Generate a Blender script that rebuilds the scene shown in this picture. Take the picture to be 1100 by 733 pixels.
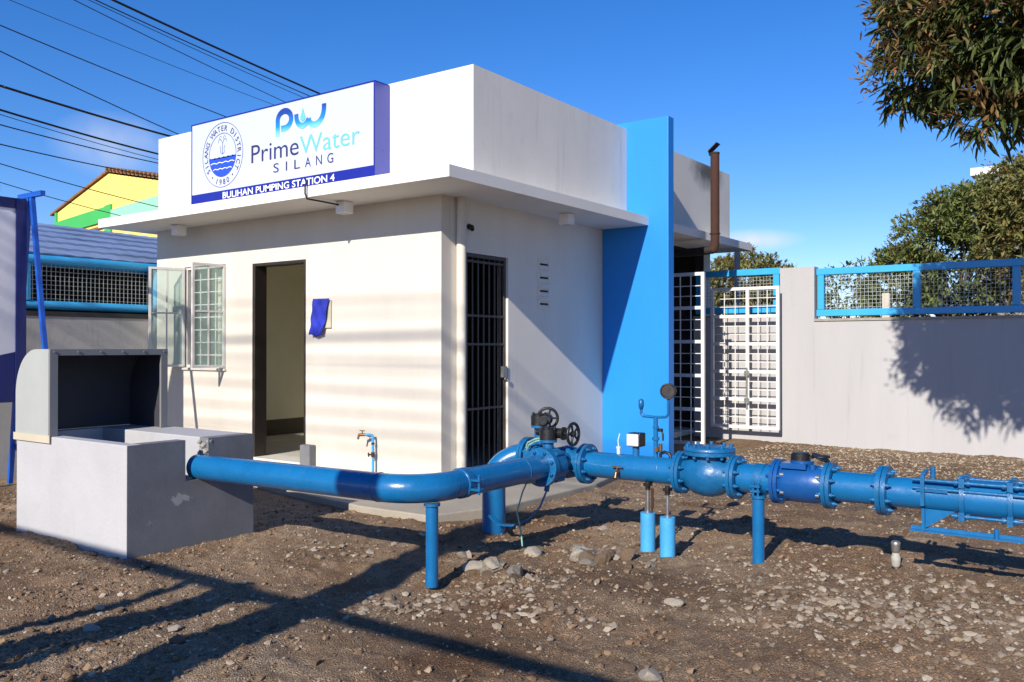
import bpy, math, random
import numpy as np
from mathutils import Vector, Matrix
from math import sin, cos, pi, radians as R

# ------------------------------------------------------------------ clear
for o in list(bpy.data.objects):
    bpy.data.objects.remove(o)
random.seed(11)
RNG = np.random.default_rng(7)
SC = bpy.context.scene
COL = SC.collection

# ------------------------------------------------------------------ camera
cd = bpy.data.cameras.new('camera'); cam = bpy.data.objects.new('camera', cd); COL.objects.link(cam)
cam.location = (0, 0, 1.35)
cam.rotation_euler = (R(90) + math.atan(6.5/940), 0, R(35.68))
cd.sensor_width = 36; cd.lens = 940/1100*36; cd.clip_start = .05; cd.clip_end = 2000
SC.camera = cam

# ------------------------------------------------------------------ sky, sun, exposure
SUN_AZ, SUN_EL = 9.5, 28.3           # light travels towards +Y, turned 8.5 deg to -X
w = bpy.data.worlds.new('World'); SC.world = w; w.use_nodes = True
nt = w.node_tree; bg = nt.nodes['Background']; bg.inputs[1].default_value = .102
sky = nt.nodes.new('ShaderNodeTexSky'); sky.sky_type = 'NISHITA'; sky.sun_disc = False
sky.sun_elevation = R(SUN_EL); sky.sun_rotation = R(180 - SUN_AZ)
sky.air_density = 1.0; sky.dust_density = .15; sky.ozone_density = 4.0; sky.altitude = 300
geo = nt.nodes.new('ShaderNodeTexCoord')
def cloud(direction, spread, strength, prev):
    """a small wisp of cloud around one compass direction of the sky"""
    mp = nt.nodes.new('ShaderNodeVectorMath'); mp.operation = 'SUBTRACT'; mp.inputs[1].default_value = direction
    nt.links.new(geo.outputs['Generated'], mp.inputs[0])
    sc_ = nt.nodes.new('ShaderNodeVectorMath'); sc_.operation = 'MULTIPLY'; sc_.inputs[1].default_value = spread
    nt.links.new(mp.outputs[0], sc_.inputs[0])
    ln = nt.nodes.new('ShaderNodeVectorMath'); ln.operation = 'LENGTH'; nt.links.new(sc_.outputs[0], ln.inputs[0])
    mr = nt.nodes.new('ShaderNodeMapRange'); mr.inputs[1].default_value = 1; mr.inputs[2].default_value = 0; mr.inputs[4].default_value = 1
    nt.links.new(ln.outputs['Value'], mr.inputs[0])
    nz = nt.nodes.new('ShaderNodeTexNoise'); nz.inputs['Scale'].default_value = 28; nz.inputs['Detail'].default_value = 6
    nt.links.new(geo.outputs['Generated'], nz.inputs['Vector'])
    m = nt.nodes.new('ShaderNodeMath'); m.operation = 'MULTIPLY'; nt.links.new(mr.outputs[0], m.inputs[0]); nt.links.new(nz.outputs['Fac'], m.inputs[1])
    m2 = nt.nodes.new('ShaderNodeMath'); m2.operation = 'MULTIPLY'; m2.inputs[1].default_value = strength; m2.use_clamp = True; nt.links.new(m.outputs[0], m2.inputs[0])
    mx = nt.nodes.new('ShaderNodeMixRGB'); mx.inputs[2].default_value = (6.5, 6.6, 7.0, 1)
    nt.links.new(m2.outputs[0], mx.inputs[0]); nt.links.new(prev, mx.inputs[1])
    return mx.outputs[0]
hs = nt.nodes.new('ShaderNodeHueSaturation'); hs.inputs['Saturation'].default_value = 1.25; hs.inputs['Value'].default_value = 1.0
tint = nt.nodes.new('ShaderNodeMixRGB'); tint.blend_type = 'MULTIPLY'; tint.inputs[0].default_value = 1; tint.inputs[2].default_value = (1.03, .99, 1.17, 1)
nt.links.new(sky.outputs[0], tint.inputs[1]); nt.links.new(tint.outputs[0], hs.inputs['Color'])
c1 = cloud((-.345, .931, .117), (17, 17, 75), 1.5, hs.outputs[0])
c2 = cloud((-.850, .485, .205), (16, 16, 28), .8, c1)
nt.links.new(c2, bg.inputs[0])

sl = bpy.data.lights.new('sun', 'SUN'); sun = bpy.data.objects.new('sun', sl); COL.objects.link(sun)
sl.energy = 5.0; sl.angle = R(.5); sl.color = (1.0, .92, .80)
dv = Vector((-sin(R(SUN_AZ))*cos(R(SUN_EL)), cos(R(SUN_AZ))*cos(R(SUN_EL)), -sin(R(SUN_EL))))
sun.rotation_euler = dv.to_track_quat('-Z', 'Y').to_euler()
sun.location = (2, -12, 9)
vs = SC.view_settings
vs.view_transform = 'Standard'; vs.look = 'None'; vs.gamma = 1; vs.use_curve_mapping = False; vs.exposure = 0.42
SC.render.engine = 'CYCLES'

# ------------------------------------------------------------------ helpers
class MB:
    """collects shapes in world coordinates for ONE mesh"""
    def __init__(s): s.v = []; s.f = []; s.sm = []; s.mi = []; s.m = 0
    def add(s, verts, faces, smooth=False):
        b = len(s.v); s.v += [tuple(p) for p in verts]
        for f in faces: s.f.append(tuple(i+b for i in f)); s.sm.append(smooth); s.mi.append(s.m)
        return s
    def box(s, a, b):
        x0, y0, z0 = [min(a[i], b[i]) for i in range(3)]; x1, y1, z1 = [max(a[i], b[i]) for i in range(3)]
        return s.add([(x0,y0,z0),(x1,y0,z0),(x1,y1,z0),(x0,y1,z0),(x0,y0,z1),(x1,y0,z1),(x1,y1,z1),(x0,y1,z1)],
                     [(0,3,2,1),(4,5,6,7),(0,1,5,4),(1,2,6,5),(2,3,7,6),(3,0,4,7)])
    def bar(s, p, q, wx, wy, up=(0,0,1)):
        p = Vector(p); q = Vector(q); d = (q-p).normalized(); up = Vector(up)
        if abs(d.dot(up)) > .98: up = Vector((0,1,0))
        a = d.cross(up).normalized(); b = a.cross(d).normalized()
        vs_ = []
        for c in (p, q):
            for i, j in ((-1,-1),(1,-1),(1,1),(-1,1)): vs_.append(c + a*i*wx/2 + b*j*wy/2)
        return s.add(vs_, [(0,1,2,3),(7,6,5,4),(0,4,5,1),(1,5,6,2),(2,6,7,3),(3,7,4,0)])
    def frame_of(s, d):
        d = d.normalized(); up = Vector((0,0,1)) if abs(d.z) < .9 else Vector((1,0,0))
        a = d.cross(up).normalized(); return a, d.cross(a).normalized()
    def cyl(s, p, q, r0, r1=None, n=20, caps=True):
        r1 = r0 if r1 is None else r1; p = Vector(p); q = Vector(q); a, b = s.frame_of(q-p)
        ring = lambda c, r: [c + (a*cos(2*pi*i/n) + b*sin(2*pi*i/n))*r for i in range(n)]
        s.add(ring(p, r0)+ring(q, r1), [(i, n+i, n+(i+1) % n, (i+1) % n) for i in range(n)], True)
        if caps:
            s.add(ring(p, r0), [tuple(range(n))]); s.add(ring(q, r1), [tuple(reversed(range(n)))])
        return s
    def tube(s, path, r, n=14, caps=True):
        P = [Vector(p) for p in path]; rr = r if isinstance(r, (list, tuple)) else [r]*len(P)
        a, b = s.frame_of(P[1]-P[0]); rings = []
        for i, p in enumerate(P):
            d = (P[min(i+1, len(P)-1)] - P[max(i-1, 0)]).normalized()
            a = (a - d*a.dot(d)).normalized(); b = d.cross(a).normalized()
            rings += [p + (a*cos(2*pi*k/n) + b*sin(2*pi*k/n))*rr[i] for k in range(n)]
        fs = []
        for i in range(len(P)-1):
            for k in range(n): fs.append((i*n+k, (i+1)*n+k, (i+1)*n+(k+1) % n, i*n+(k+1) % n))
        s.add(rings, fs, True)
        if caps:
            s.add(rings[:n], [tuple(range(n))]); s.add(rings[-n:], [tuple(reversed(range(n)))])
        return s
    def lathe(s, prof, o, axis=(0,0,1), n=24, smooth=True):
        """prof: (radius, height) pairs along axis"""
        o = Vector(o); d = Vector(axis).normalized(); a, b = s.frame_of(d); V = []
        for r, h in prof: V += [o + d*h + (a*cos(2*pi*k/n)+b*sin(2*pi*k/n))*max(r, 1e-4) for k in range(n)]
        fs = []
        for i in range(len(prof)-1):
            for k in range(n): fs.append((i*n+k, (i+1)*n+k, (i+1)*n+(k+1) % n, i*n+(k+1) % n))
        return s.add(V, fs, smooth)
    def torus(s, c, axis, R_, r, n=24, m=8):
        c = Vector(c); d = Vector(axis).normalized(); a, b = s.frame_of(d)
        V = []
        for i in range(n):
            e = a*cos(2*pi*i/n) + b*sin(2*pi*i/n)
            for k in range(m): V.append(c + e*(R_ + r*cos(2*pi*k/m)) + d*r*sin(2*pi*k/m))
        return s.add(V, [(i*m+k, ((i+1) % n)*m+k, ((i+1) % n)*m+(k+1) % m, i*m+(k+1) % m) for i in range(n) for k in range(m)], True)
    def prism(s, poly, ext):
        n = len(poly); P = [Vector(p) for p in poly]; e = Vector(ext)
        s.add(P + [p+e for p in P], [tuple(range(n)), tuple(reversed(range(n, 2*n)))] + [(i, i+n, (i+1) % n+n, (i+1) % n) for i in range(n)])
        return s
    def flange(s, c, axis, r=.135, t=.022, nb=8, gap=0.004, inner=.085):
        """a bolted pair of flange discs centred on c, with bolt heads and nuts"""
        c = Vector(c); d = Vector(axis).normalized(); a, b = s.frame_of(d)
        for sg in (-1, 1):
            s.cyl(c + d*sg*gap/2, c + d*sg*(gap/2+t), r, n=28)
        for i in range(nb):
            th = 2*pi*(i+.5)/nb; p = c + (a*cos(th)+b*sin(th))*(r*.8)
            for sg in (-1, 1):
                s.cyl(p + d*sg*(t+gap/2), p + d*sg*(t+gap/2+.015), .0135, n=6)
                s.cyl(p + d*sg*(t+gap/2+.012), p + d*sg*(t+gap/2+.028), .007, n=8)
        return s

WLOC = {}
def build(name, mb, mats, parent=None, bevel=0, label=None, loc=None):
    base = Vector(WLOC[parent.name]) if parent else Vector(loc or (0,0,0))
    me = bpy.data.meshes.new(name)
    me.from_pydata([tuple(Vector(p)-base) for p in mb.v], [], mb.f)
    me.polygons.foreach_set('use_smooth', mb.sm)
    for m in (mats if isinstance(mats, (list, tuple)) else [mats]): me.materials.append(m)
    me.polygons.foreach_set('material_index', mb.mi)
    me.update()
    o = bpy.data.objects.new(name, me); COL.objects.link(o)
    if parent: o.parent = parent
    else: o.location = base
    WLOC[o.name] = tuple(base)
    if label: o['label'] = label
    if bevel:
        bm_ = o.modifiers.new('bevel', 'BEVEL'); bm_.width = bevel; bm_.segments = 2; bm_.limit_method = 'ANGLE'; bm_.angle_limit = R(50)
    return o
def tag(o, label, cat, group=None):
    o['label'] = label; o['category'] = cat
    if group: o['group'] = group
    return o
def thing(name, label, cat, loc, group=None):
    o = bpy.data.objects.new(name, None); COL.objects.link(o); o.location = loc; o.empty_display_size = .2
    WLOC[o.name] = tuple(loc)
    return tag(o, label, cat, group)
def struct(o, kind='structure'): o['kind'] = kind; return o
def copy_tree(o, loc, rotz=0, label=None, group=None, scale=None):
    def rec(x, par):
        c = x.copy(); COL.objects.link(c)
        if par: c.parent = par
        for ch in x.children: rec(ch, c)
        return c
    r = rec(o, None); r.location = loc; r.rotation_euler = (0, 0, rotz)
    if scale: r.scale = scale
    if label: r['label'] = label
    if group: r['group'] = group
    WLOC[r.name] = tuple(loc)
    return r

def mat(name, col, rough=.6, var=.12, scale=4, bump=0, bscale=60, metal=0, spec=.5, col2=None, stretch=None, coat=0, fine=0):
    m = bpy.data.materials.new(name); m.use_nodes = True; n = m.node_tree.nodes; l = m.node_tree.links
    p = n['Principled BSDF']; p.inputs['Roughness'].default_value = rough; p.inputs['Metallic'].default_value = metal
    p.inputs['Specular IOR Level'].default_value = spec; p.inputs['Coat Weight'].default_value = coat
    tc = n.new('ShaderNodeTexCoord'); src = tc.outputs['Object']
    if stretch:
        mp = n.new('ShaderNodeMapping'); mp.inputs['Scale'].default_value = stretch; l.new(src, mp.inputs[0]); src = mp.outputs[0]
    nz = n.new('ShaderNodeTexNoise'); nz.inputs['Scale'].default_value = scale; nz.inputs['Detail'].default_value = 7; nz.inputs['Roughness'].default_value = .62
    l.new(src, nz.inputs['Vector'])
    cr = n.new('ShaderNodeValToRGB'); cr.color_ramp.elements[0].position = .3; cr.color_ramp.elements[1].position = .7
    a = col2 or tuple(c*(1-var*2) for c in col)
    cr.color_ramp.elements[0].color = (*a, 1); cr.color_ramp.elements[1].color = (*col, 1)
    l.new(nz.outputs['Fac'], cr.inputs[0]); out = cr.outputs[0]
    if fine:
        n2 = n.new('ShaderNodeTexNoise'); n2.inputs['Scale'].default_value = 90; n2.inputs['Detail'].default_value = 4; l.new(tc.outputs['Object'], n2.inputs['Vector'])
        mr = n.new('ShaderNodeMapRange'); mr.inputs[1].default_value = .3; mr.inputs[2].default_value = .7; mr.inputs[3].default_value = 1-fine; mr.inputs[4].default_value = 1+fine
        l.new(n2.outputs['Fac'], mr.inputs[0])
        mu = n.new('ShaderNodeMixRGB'); mu.blend_type = 'MULTIPLY'; mu.inputs[0].default_value = 1; l.new(out, mu.inputs[1]); l.new(mr.outputs[0], mu.inputs[2]); out = mu.outputs[0]
    l.new(out, p.inputs['Base Color'])
    mrr = n.new('ShaderNodeMapRange'); mrr.inputs[3].default_value = max(rough-.1, .05); mrr.inputs[4].default_value = min(rough+.12, 1); l.new(nz.outputs['Fac'], mrr.inputs[0]); l.new(mrr.outputs[0], p.inputs['Roughness'])
    if bump:
        nb = n.new('ShaderNodeTexNoise'); nb.inputs['Scale'].default_value = bscale; nb.inputs['Detail'].default_value = 4; l.new(tc.outputs['Object'], nb.inputs['Vector'])
        bp = n.new('ShaderNodeBump'); bp.inputs['Strength'].default_value = bump; bp.inputs['Distance'].default_value = .01
        l.new(nb.outputs['Fac'], bp.inputs['Height']); l.new(bp.outputs[0], p.inputs['Normal'])
    return m
def stain(m, centre, radii, col, amount=1.0, soft=.6, nscale=9, namp=.9):
    """a stain with its own place and shape (object coordinates)"""
    n = m.node_tree.nodes; l = m.node_tree.links; p = n['Principled BSDF']
    prev = p.inputs['Base Color'].links[0].from_socket
    tc = n.new('ShaderNodeTexCoord'); a = n.new('ShaderNodeVectorMath'); a.operation = 'SUBTRACT'; a.inputs[1].default_value = centre; l.new(tc.outputs['Object'], a.inputs[0])
    b = n.new('ShaderNodeVectorMath'); b.operation = 'DIVIDE'; b.inputs[1].default_value = radii; l.new(a.outputs[0], b.inputs[0])
    le = n.new('ShaderNodeVectorMath'); le.operation = 'LENGTH'; l.new(b.outputs[0], le.inputs[0])
    nz = n.new('ShaderNodeTexNoise'); nz.inputs['Scale'].default_value = nscale; nz.inputs['Detail'].default_value = 6; l.new(tc.outputs['Object'], nz.inputs['Vector'])
    ad = n.new('ShaderNodeMath'); ad.operation = 'MULTIPLY_ADD'; ad.inputs[1].default_value = -namp; ad.inputs[2].default_value = namp*.5; l.new(nz.outputs['Fac'], ad.inputs[0])
    su = n.new('ShaderNodeMath'); su.operation = 'ADD'; l.new(le.outputs['Value'], su.inputs[0]); l.new(ad.outputs[0], su.inputs[1])
    mr = n.new('ShaderNodeMapRange'); mr.inputs[1].default_value = 1-soft/2; mr.inputs[2].default_value = 1+soft/2; mr.inputs[3].default_value = amount; mr.inputs[4].default_value = 0; l.new(su.outputs[0], mr.inputs[0])
    mx = n.new('ShaderNodeMixRGB'); mx.inputs[2].default_value = (*col, 1); l.new(mr.outputs[0], mx.inputs[0]); l.new(prev, mx.inputs[1]); l.new(mx.outputs[0], p.inputs['Base Color'])
    return m
def chips(m, col, scale=16, thr=.70, soft=.03, amount=.85):
    """sparse flakes, dirt and splashes with shapes of their own"""
    n = m.node_tree.nodes; l = m.node_tree.links; p = n['Principled BSDF']; prev = p.inputs['Base Color'].links[0].from_socket
    tc = n.new('ShaderNodeTexCoord'); nz = n.new('ShaderNodeTexNoise'); nz.inputs['Scale'].default_value = scale; nz.inputs['Detail'].default_value = 8; nz.inputs['Roughness'].default_value = .7
    l.new(tc.outputs['Object'], nz.inputs['Vector'])
    mr = n.new('ShaderNodeMapRange'); mr.inputs[1].default_value = thr; mr.inputs[2].default_value = thr+soft; mr.inputs[4].default_value = amount; l.new(nz.outputs['Fac'], mr.inputs[0])
    mx = n.new('ShaderNodeMixRGB'); mx.inputs[2].default_value = (*col, 1); l.new(mr.outputs[0], mx.inputs[0]); l.new(prev, mx.inputs[1]); l.new(mx.outputs[0], p.inputs['Base Color'])
    return m
def drips(m, col, thr=.58, amount=.4, sx=9):
    """vertical rain streaks"""
    n = m.node_tree.nodes; l = m.node_tree.links; p = n['Principled BSDF']; prev = p.inputs['Base Color'].links[0].from_socket
    tc = n.new('ShaderNodeTexCoord'); mp = n.new('ShaderNodeMapping'); mp.inputs['Scale'].default_value = (sx, sx, .55); l.new(tc.outputs['Object'], mp.inputs[0])
    nz = n.new('ShaderNodeTexNoise'); nz.inputs['Scale'].default_value = 1; nz.inputs['Detail'].default_value = 6; nz.inputs['Roughness'].default_value = .65; l.new(mp.outputs[0], nz.inputs['Vector'])
    mr = n.new('ShaderNodeMapRange'); mr.inputs[1].default_value = thr; mr.inputs[2].default_value = thr+.16; mr.inputs[4].default_value = amount; l.new(nz.outputs['Fac'], mr.inputs[0])
    mx = n.new('ShaderNodeMixRGB'); mx.inputs[2].default_value = (*col, 1); l.new(mr.outputs[0], mx.inputs[0]); l.new(prev, mx.inputs[1]); l.new(mx.outputs[0], p.inputs['Base Color'])
    return m
def island_mat(name, cols, rough=.8, spec=.3, transl=0, bump=0):
    """colour drawn separately for every loose piece (stones, leaves)"""
    m = bpy.data.materials.new(name); m.use_nodes = True; n = m.node_tree.nodes; l = m.node_tree.links; p = n['Principled BSDF']
    g = n.new('ShaderNodeNewGeometry'); cr = n.new('ShaderNodeValToRGB')
    e = cr.color_ramp.elements
    for i, c in enumerate(cols):
        x = i/(len(cols)-1)
        el = e[0] if i == 0 else (e[-1] if i == len(cols)-1 else e.new(x)); el.position = x; el.color = (*c, 1)
    l.new(g.outputs['Random Per Island'], cr.inputs[0]); l.new(cr.outputs[0], p.inputs['Base Color'])
    p.inputs['Roughness'].default_value = rough; p.inputs['Specular IOR Level'].default_value = spec
    if transl:
        tr = n.new('ShaderNodeBsdfTranslucent'); l.new(cr.outputs[0], tr.inputs[0]); mx = n.new('ShaderNodeMixShader'); mx.inputs[0].default_value = transl
        l.new(p.outputs[0], mx.inputs[1]); l.new(tr.outputs[0], mx.inputs[2]); l.new(mx.outputs[0], n['Material Output'].inputs[0])
    if bump:
        tc = n.new('ShaderNodeTexCoord'); nb = n.new('ShaderNodeTexNoise'); nb.inputs['Scale'].default_value = 45; nb.inputs['Detail'].default_value = 5; l.new(tc.outputs['Object'], nb.inputs['Vector'])
        bp = n.new('ShaderNodeBump'); bp.inputs['Strength'].default_value = bump; bp.inputs['Distance'].default_value = .01; l.new(nb.outputs['Fac'], bp.inputs['Height']); l.new(bp.outputs[0], p.inputs['Normal'])
    return m

# ------------------------------------------------------------------ materials
M = {}
M['wall'] = mat('white_wall_paint', (.655,.605,.525), .75, .06, 1.5, .10, 45, stretch=(1,1,.3), fine=.03)
M['side'] = mat('white_paint_side_lightened', (.75,.71,.64), .75, .05, 1.8, .05, 45, stretch=(1,1,.35), fine=.03)  # same white as the front wall, lightened to brighten the grazing-lit side
M['soffit'] = mat('soffit_paint', (.74,.72,.68), .8, .03, 2, .08, 40)
M['parapet'] = mat('parapet_paint', (.79,.75,.68), .78, .05, 1.6, .07, 40, stretch=(1,1,.5), fine=.03)
M['parapet_soot'] = stain(mat('parapet_paint_sooted', (.72,.69,.63), .78, .05, 1.6, .07, 40), (-4.98, 11.45, 3.86), (.5,.42,.20), (.03,.025,.02), .85, 1.3)
M['fin'] = mat('bright_blue_wall_paint', (.007,.235,.72), .5, .06, .8, .10, 25, stretch=(1,1,.4), fine=.03)
M['perim'] = mat('pale_grey_wall_paint', (.41,.405,.415), .8, .06, 1.6, .10, 30, stretch=(1,1,.14), fine=.04)
M['perim_left'] = mat('grey_wall_paint', (.42,.42,.42), .85, .1, 1.0, .2, 25, stretch=(1,.6,1), fine=.04)
M['rough_cement'] = mat('rough_cement', (.34,.32,.29), .95, .15, 12, .6, 60)
M['fence'] = mat('sky_blue_gloss_paint', (.035,.36,.72), .35, .06, 3, .05, 30)
M['fence_wire'] = mat('galvanised_wire', (.42,.46,.48), .5, .1, 20, metal=.6)
M['pipe'] = mat('pipe_blue_paint', (.006,.13,.335), .28, .08, 6, .18, 22, coat=.25, fine=.05)
M['pipe2'] = mat('fitting_blue_paint', (.006,.12,.305), .36, .12, 14, .3, 40, coat=.2, fine=.08)
M['meter'] = mat('deep_blue_enamel', (.006,.080,.29), .3, .1, 8, .15, 30, coat=.3)
M['palepost'] = mat('light_blue_post_paint', (.06,.36,.70), .5, .1, 8, .2, 40, fine=.06)
M['black'] = mat('black_cast_iron', (.012,.012,.014), .42, .2, 20, .2, 60)
M['brass'] = mat('weathered_brass', (.33,.20,.09), .4, .2, 30, metal=.8)
M['steel'] = mat('bare_steel', (.42,.41,.39), .4, .15, 25, metal=.8)
M['rust'] = mat('rusty_steel', (.062,.025,.015), .9, .1, 14, .5, 70, col2=(.04,.017,.011), fine=.15)
M['burnt'] = mat('sooty_steel', (.022,.016,.014), .8, .15, 14, .3, 60)
M['gatewhite'] = mat('white_gate_paint', (.72,.70,.67), .5, .08, 5, .05, 40)
M['darkframe'] = mat('dark_brown_door_paint', (.030,.022,.018), .45, .15, 8)
M['bars'] = mat('dark_barred_gate_paint', (.075,.058,.048), .5, .15, 10)
M['room'] = mat('beige_room_paint', (.86,.82,.62), .8, .06, 1.5)
M['roomshade'] = mat('room_shade_dark', (.10,.095,.085), .8, .1, 1.5)  # grey darkened to stand in for the unlit room behind the bars
M['bay'] = mat('sooty_bay_shade', (.045,.040,.035), .9, .2, 2)  # soot colour that also paints in the shade of the open bay
M['skirt'] = mat('brown_skirting', (.06,.045,.032), .6, .1, 4)
M['floor'] = mat('room_floor', (.72,.69,.60), .6, .08, 3)
M['alu'] = mat('window_frame_paint', (.62,.60,.57), .45, .05, 8)
M['apron'] = mat('apron_concrete', (.36,.32,.26), .9, .12, 2.5, .3, 50, fine=.08)
M['basinwhite'] = mat('basin_white_paint', (.43,.43,.45), .7, .06, 2.2, .2, 40, fine=.03)
M['basingrey'] = stain(stain(mat('basin_grey_cement', (.185,.19,.205), .85, .14, 3, .08, 60, fine=.08),
                       (-5.266, 3.50, .33), (.2,.06,.030), (.36,.36,.36), .85, .4, 20, 4.5), (-5.266, 3.27, .2), (.2,.025,.018), (.27,.27,.28), .6, .5, 24, 4.5)
M['hood'] = mat('hood_white_paint', (.37,.39,.38), .5, .05, 3, .06, 20)
M['hoodgrey'] = mat('hood_grey_lip', (.19,.19,.20), .6, .08, 4)
M['inner_shade'] = mat('hood_shade_dark', (.040,.042,.052), .6, .15, 4)  # dark coat painted in for the shade inside the hood
M['sign'] = mat('sign_panel_white', (.48,.53,.72), .35, .01, 2)
M['signblue'] = mat('sign_frame_blue', (.010,.016,.25), .35, .05, 2)
M['signside'] = mat('sign_side_sky_sheen', (.075,.095,.42), .3, .05, 2)  # sign blue made paler, painting sky reflection into this side
M['navy'] = mat('sign_lettering_navy', (.030,.026,.115), .4, .02, 2)
M['cyan'] = mat('sign_lettering_cyan', (.13,.46,.72), .4, .02, 2)
M['letterwhite'] = mat('sign_lettering_white', (.82,.82,.84), .4, .01, 2)
M['seal'] = mat('seal_ink', (.05,.05,.10), .4, .02, 2)
M['sealblue'] = mat('seal_water_blue', (.02,.07,.55), .4, .02, 2)
M['darkblue'] = mat('stand_navy_paint', (.010,.018,.14), .4, .08, 4)
M['royal'] = mat('stand_royal_paint', (.010,.095,.50), .4, .08, 4)
M['banner'] = mat('banner_sheet', (.80,.79,.82), .5, .1, 1.3)
M['cloth'] = mat('blue_wrapping_cloth', (.018,.035,.46), .85, .2, 9, .3, 60)
M['plaque'] = mat('cream_plaque', (.52,.47,.36), .5, .05, 5)
M['grey_box'] = mat('grey_instrument_lid', (.58,.58,.57), .45, .05, 8)
M['clearplastic'] = mat('pale_plastic', (.55,.65,.66), .3, .1, 9)
M['rope'] = mat('pale_green_cord', (.26,.45,.36), .8, .2, 20)
M['cable'] = mat('black_cable_sheath', (.010,.010,.012), .6, .1, 5)
M['yellow'] = mat('yellow_house_paint', (.86,.66,.17), .8, .04, .6)
M['green'] = mat('green_house_paint', (.05,.42,.10), .8, .04, .6)
M['teal'] = mat('pale_teal_house_paint', (.28,.62,.45), .8, .04, .6)
M['rooftile'] = mat('brown_roof_tile', (.30,.15,.07), .9, .25, 6, .5, 20)
M['blueroof'] = mat('blue_metal_roofing', (.23,.31,.49), .55, .18, 1.6, .1, 20, fine=.06)
M['dark'] = mat('shade_and_window_dark', (.035,.035,.04), .9, .2, 3)  # flat dark standing in for shade in shed, vents and wall top; also windows
M['bark'] = mat('tree_bark', (.10,.075,.055), .95, .2, 9, .8, 30)
M['timber'] = mat('weathered_timber', (.14,.11,.08), .9, .2, 6, .5, 30)
M['conc'] = mat('concrete_pole', (.36,.34,.31), .9, .1, 5, .3, 30)
M['farwhite'] = mat('far_building_white', (.62,.63,.62), .8, .05, 1)
M['fargrey'] = mat('far_building_grey', (.22,.21,.19), .8, .1, 1)
M['tape'] = mat('white_tape', (.44,.42,.37), .7, .2, 20)
def glass(name, tint, white):
    m = bpy.data.materials.new(name); m.use_nodes = True; n = m.node_tree.nodes; l = m.node_tree.links; p = n['Principled BSDF']
    p.inputs['Base Color'].default_value = (*tint, 1); p.inputs['Roughness'].default_value = .12
    t = n.new('ShaderNodeBsdfTransparent'); t.inputs[0].default_value = (*[.75+.25*c for c in tint], 1)
    mx = n.new('ShaderNodeMixShader'); mx.inputs[0].default_value = white; l.new(t.outputs[0], mx.inputs[1]); l.new(p.outputs[0], mx.inputs[2]); l.new(mx.outputs[0], n['Material Output'].inputs[0])
    return m
chips(M['pipe'], (.10,.16,.20), 9, .60, .12, .35); chips(M['pipe'], (.16,.11,.07), 34, .715, .02, .7)
chips(M['pipe2'], (.12,.08,.05), 26, .675, .03, .75); chips(M['pipe2'], (.09,.18,.26), 11, .60, .1, .4)
chips(M['palepost'], (.25,.20,.15), 18, .64, .04, .6); chips(M['apron'], (.20,.15,.10), 5, .55, .2, .7)
chips(M['basinwhite'], (.36,.34,.32), 7, .60, .12, .45); chips(M['basingrey'], (.12,.12,.13), 5, .56, .15, .45); chips(M['hood'], (.33,.32,.30), 9, .63, .06, .5)
chips(M['perim'], (.34,.33,.32), 2.2, .60, .12, .35); chips(M['perim_left'], (.26,.255,.25), 3, .58, .12, .5); chips(M['fin'], (.02,.20,.58), 2.5, .60, .15, .35)
chips(M['parapet'], (.55,.53,.48), 2.6, .57, .18, .45); chips(M['side'], (.56,.54,.50), 2.4, .60, .15, .35); chips(M['wall'], (.52,.48,.43), 3, .62, .12, .35)
chips(M['gatewhite'], (.30,.17,.10), 22, .70, .03, .7); chips(M['fence'], (.12,.20,.26), 14, .66, .05, .5); chips(M['soffit'], (.50,.47,.42), 2.5, .60, .14, .4)
for k_, c_, t_, a_ in (('parapet', (.48,.46,.41), .56, .45), ('side', (.50,.48,.44), .60, .35), ('wall', (.47,.43,.37), .62, .3), ('perim', (.29,.285,.28), .57, .4), ('perim_left', (.24,.235,.23), .55, .5), ('fin', (.02,.19,.55), .58, .35), ('basinwhite', (.36,.35,.33), .56, .5), ('basingrey', (.13,.13,.14), .56, .5), ('hood', (.30,.295,.28), .58, .5)):
    drips(M[k_], c_, t_, a_)
M['glass'] = glass('casement_glass', (.55,.72,.66), .28)

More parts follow.
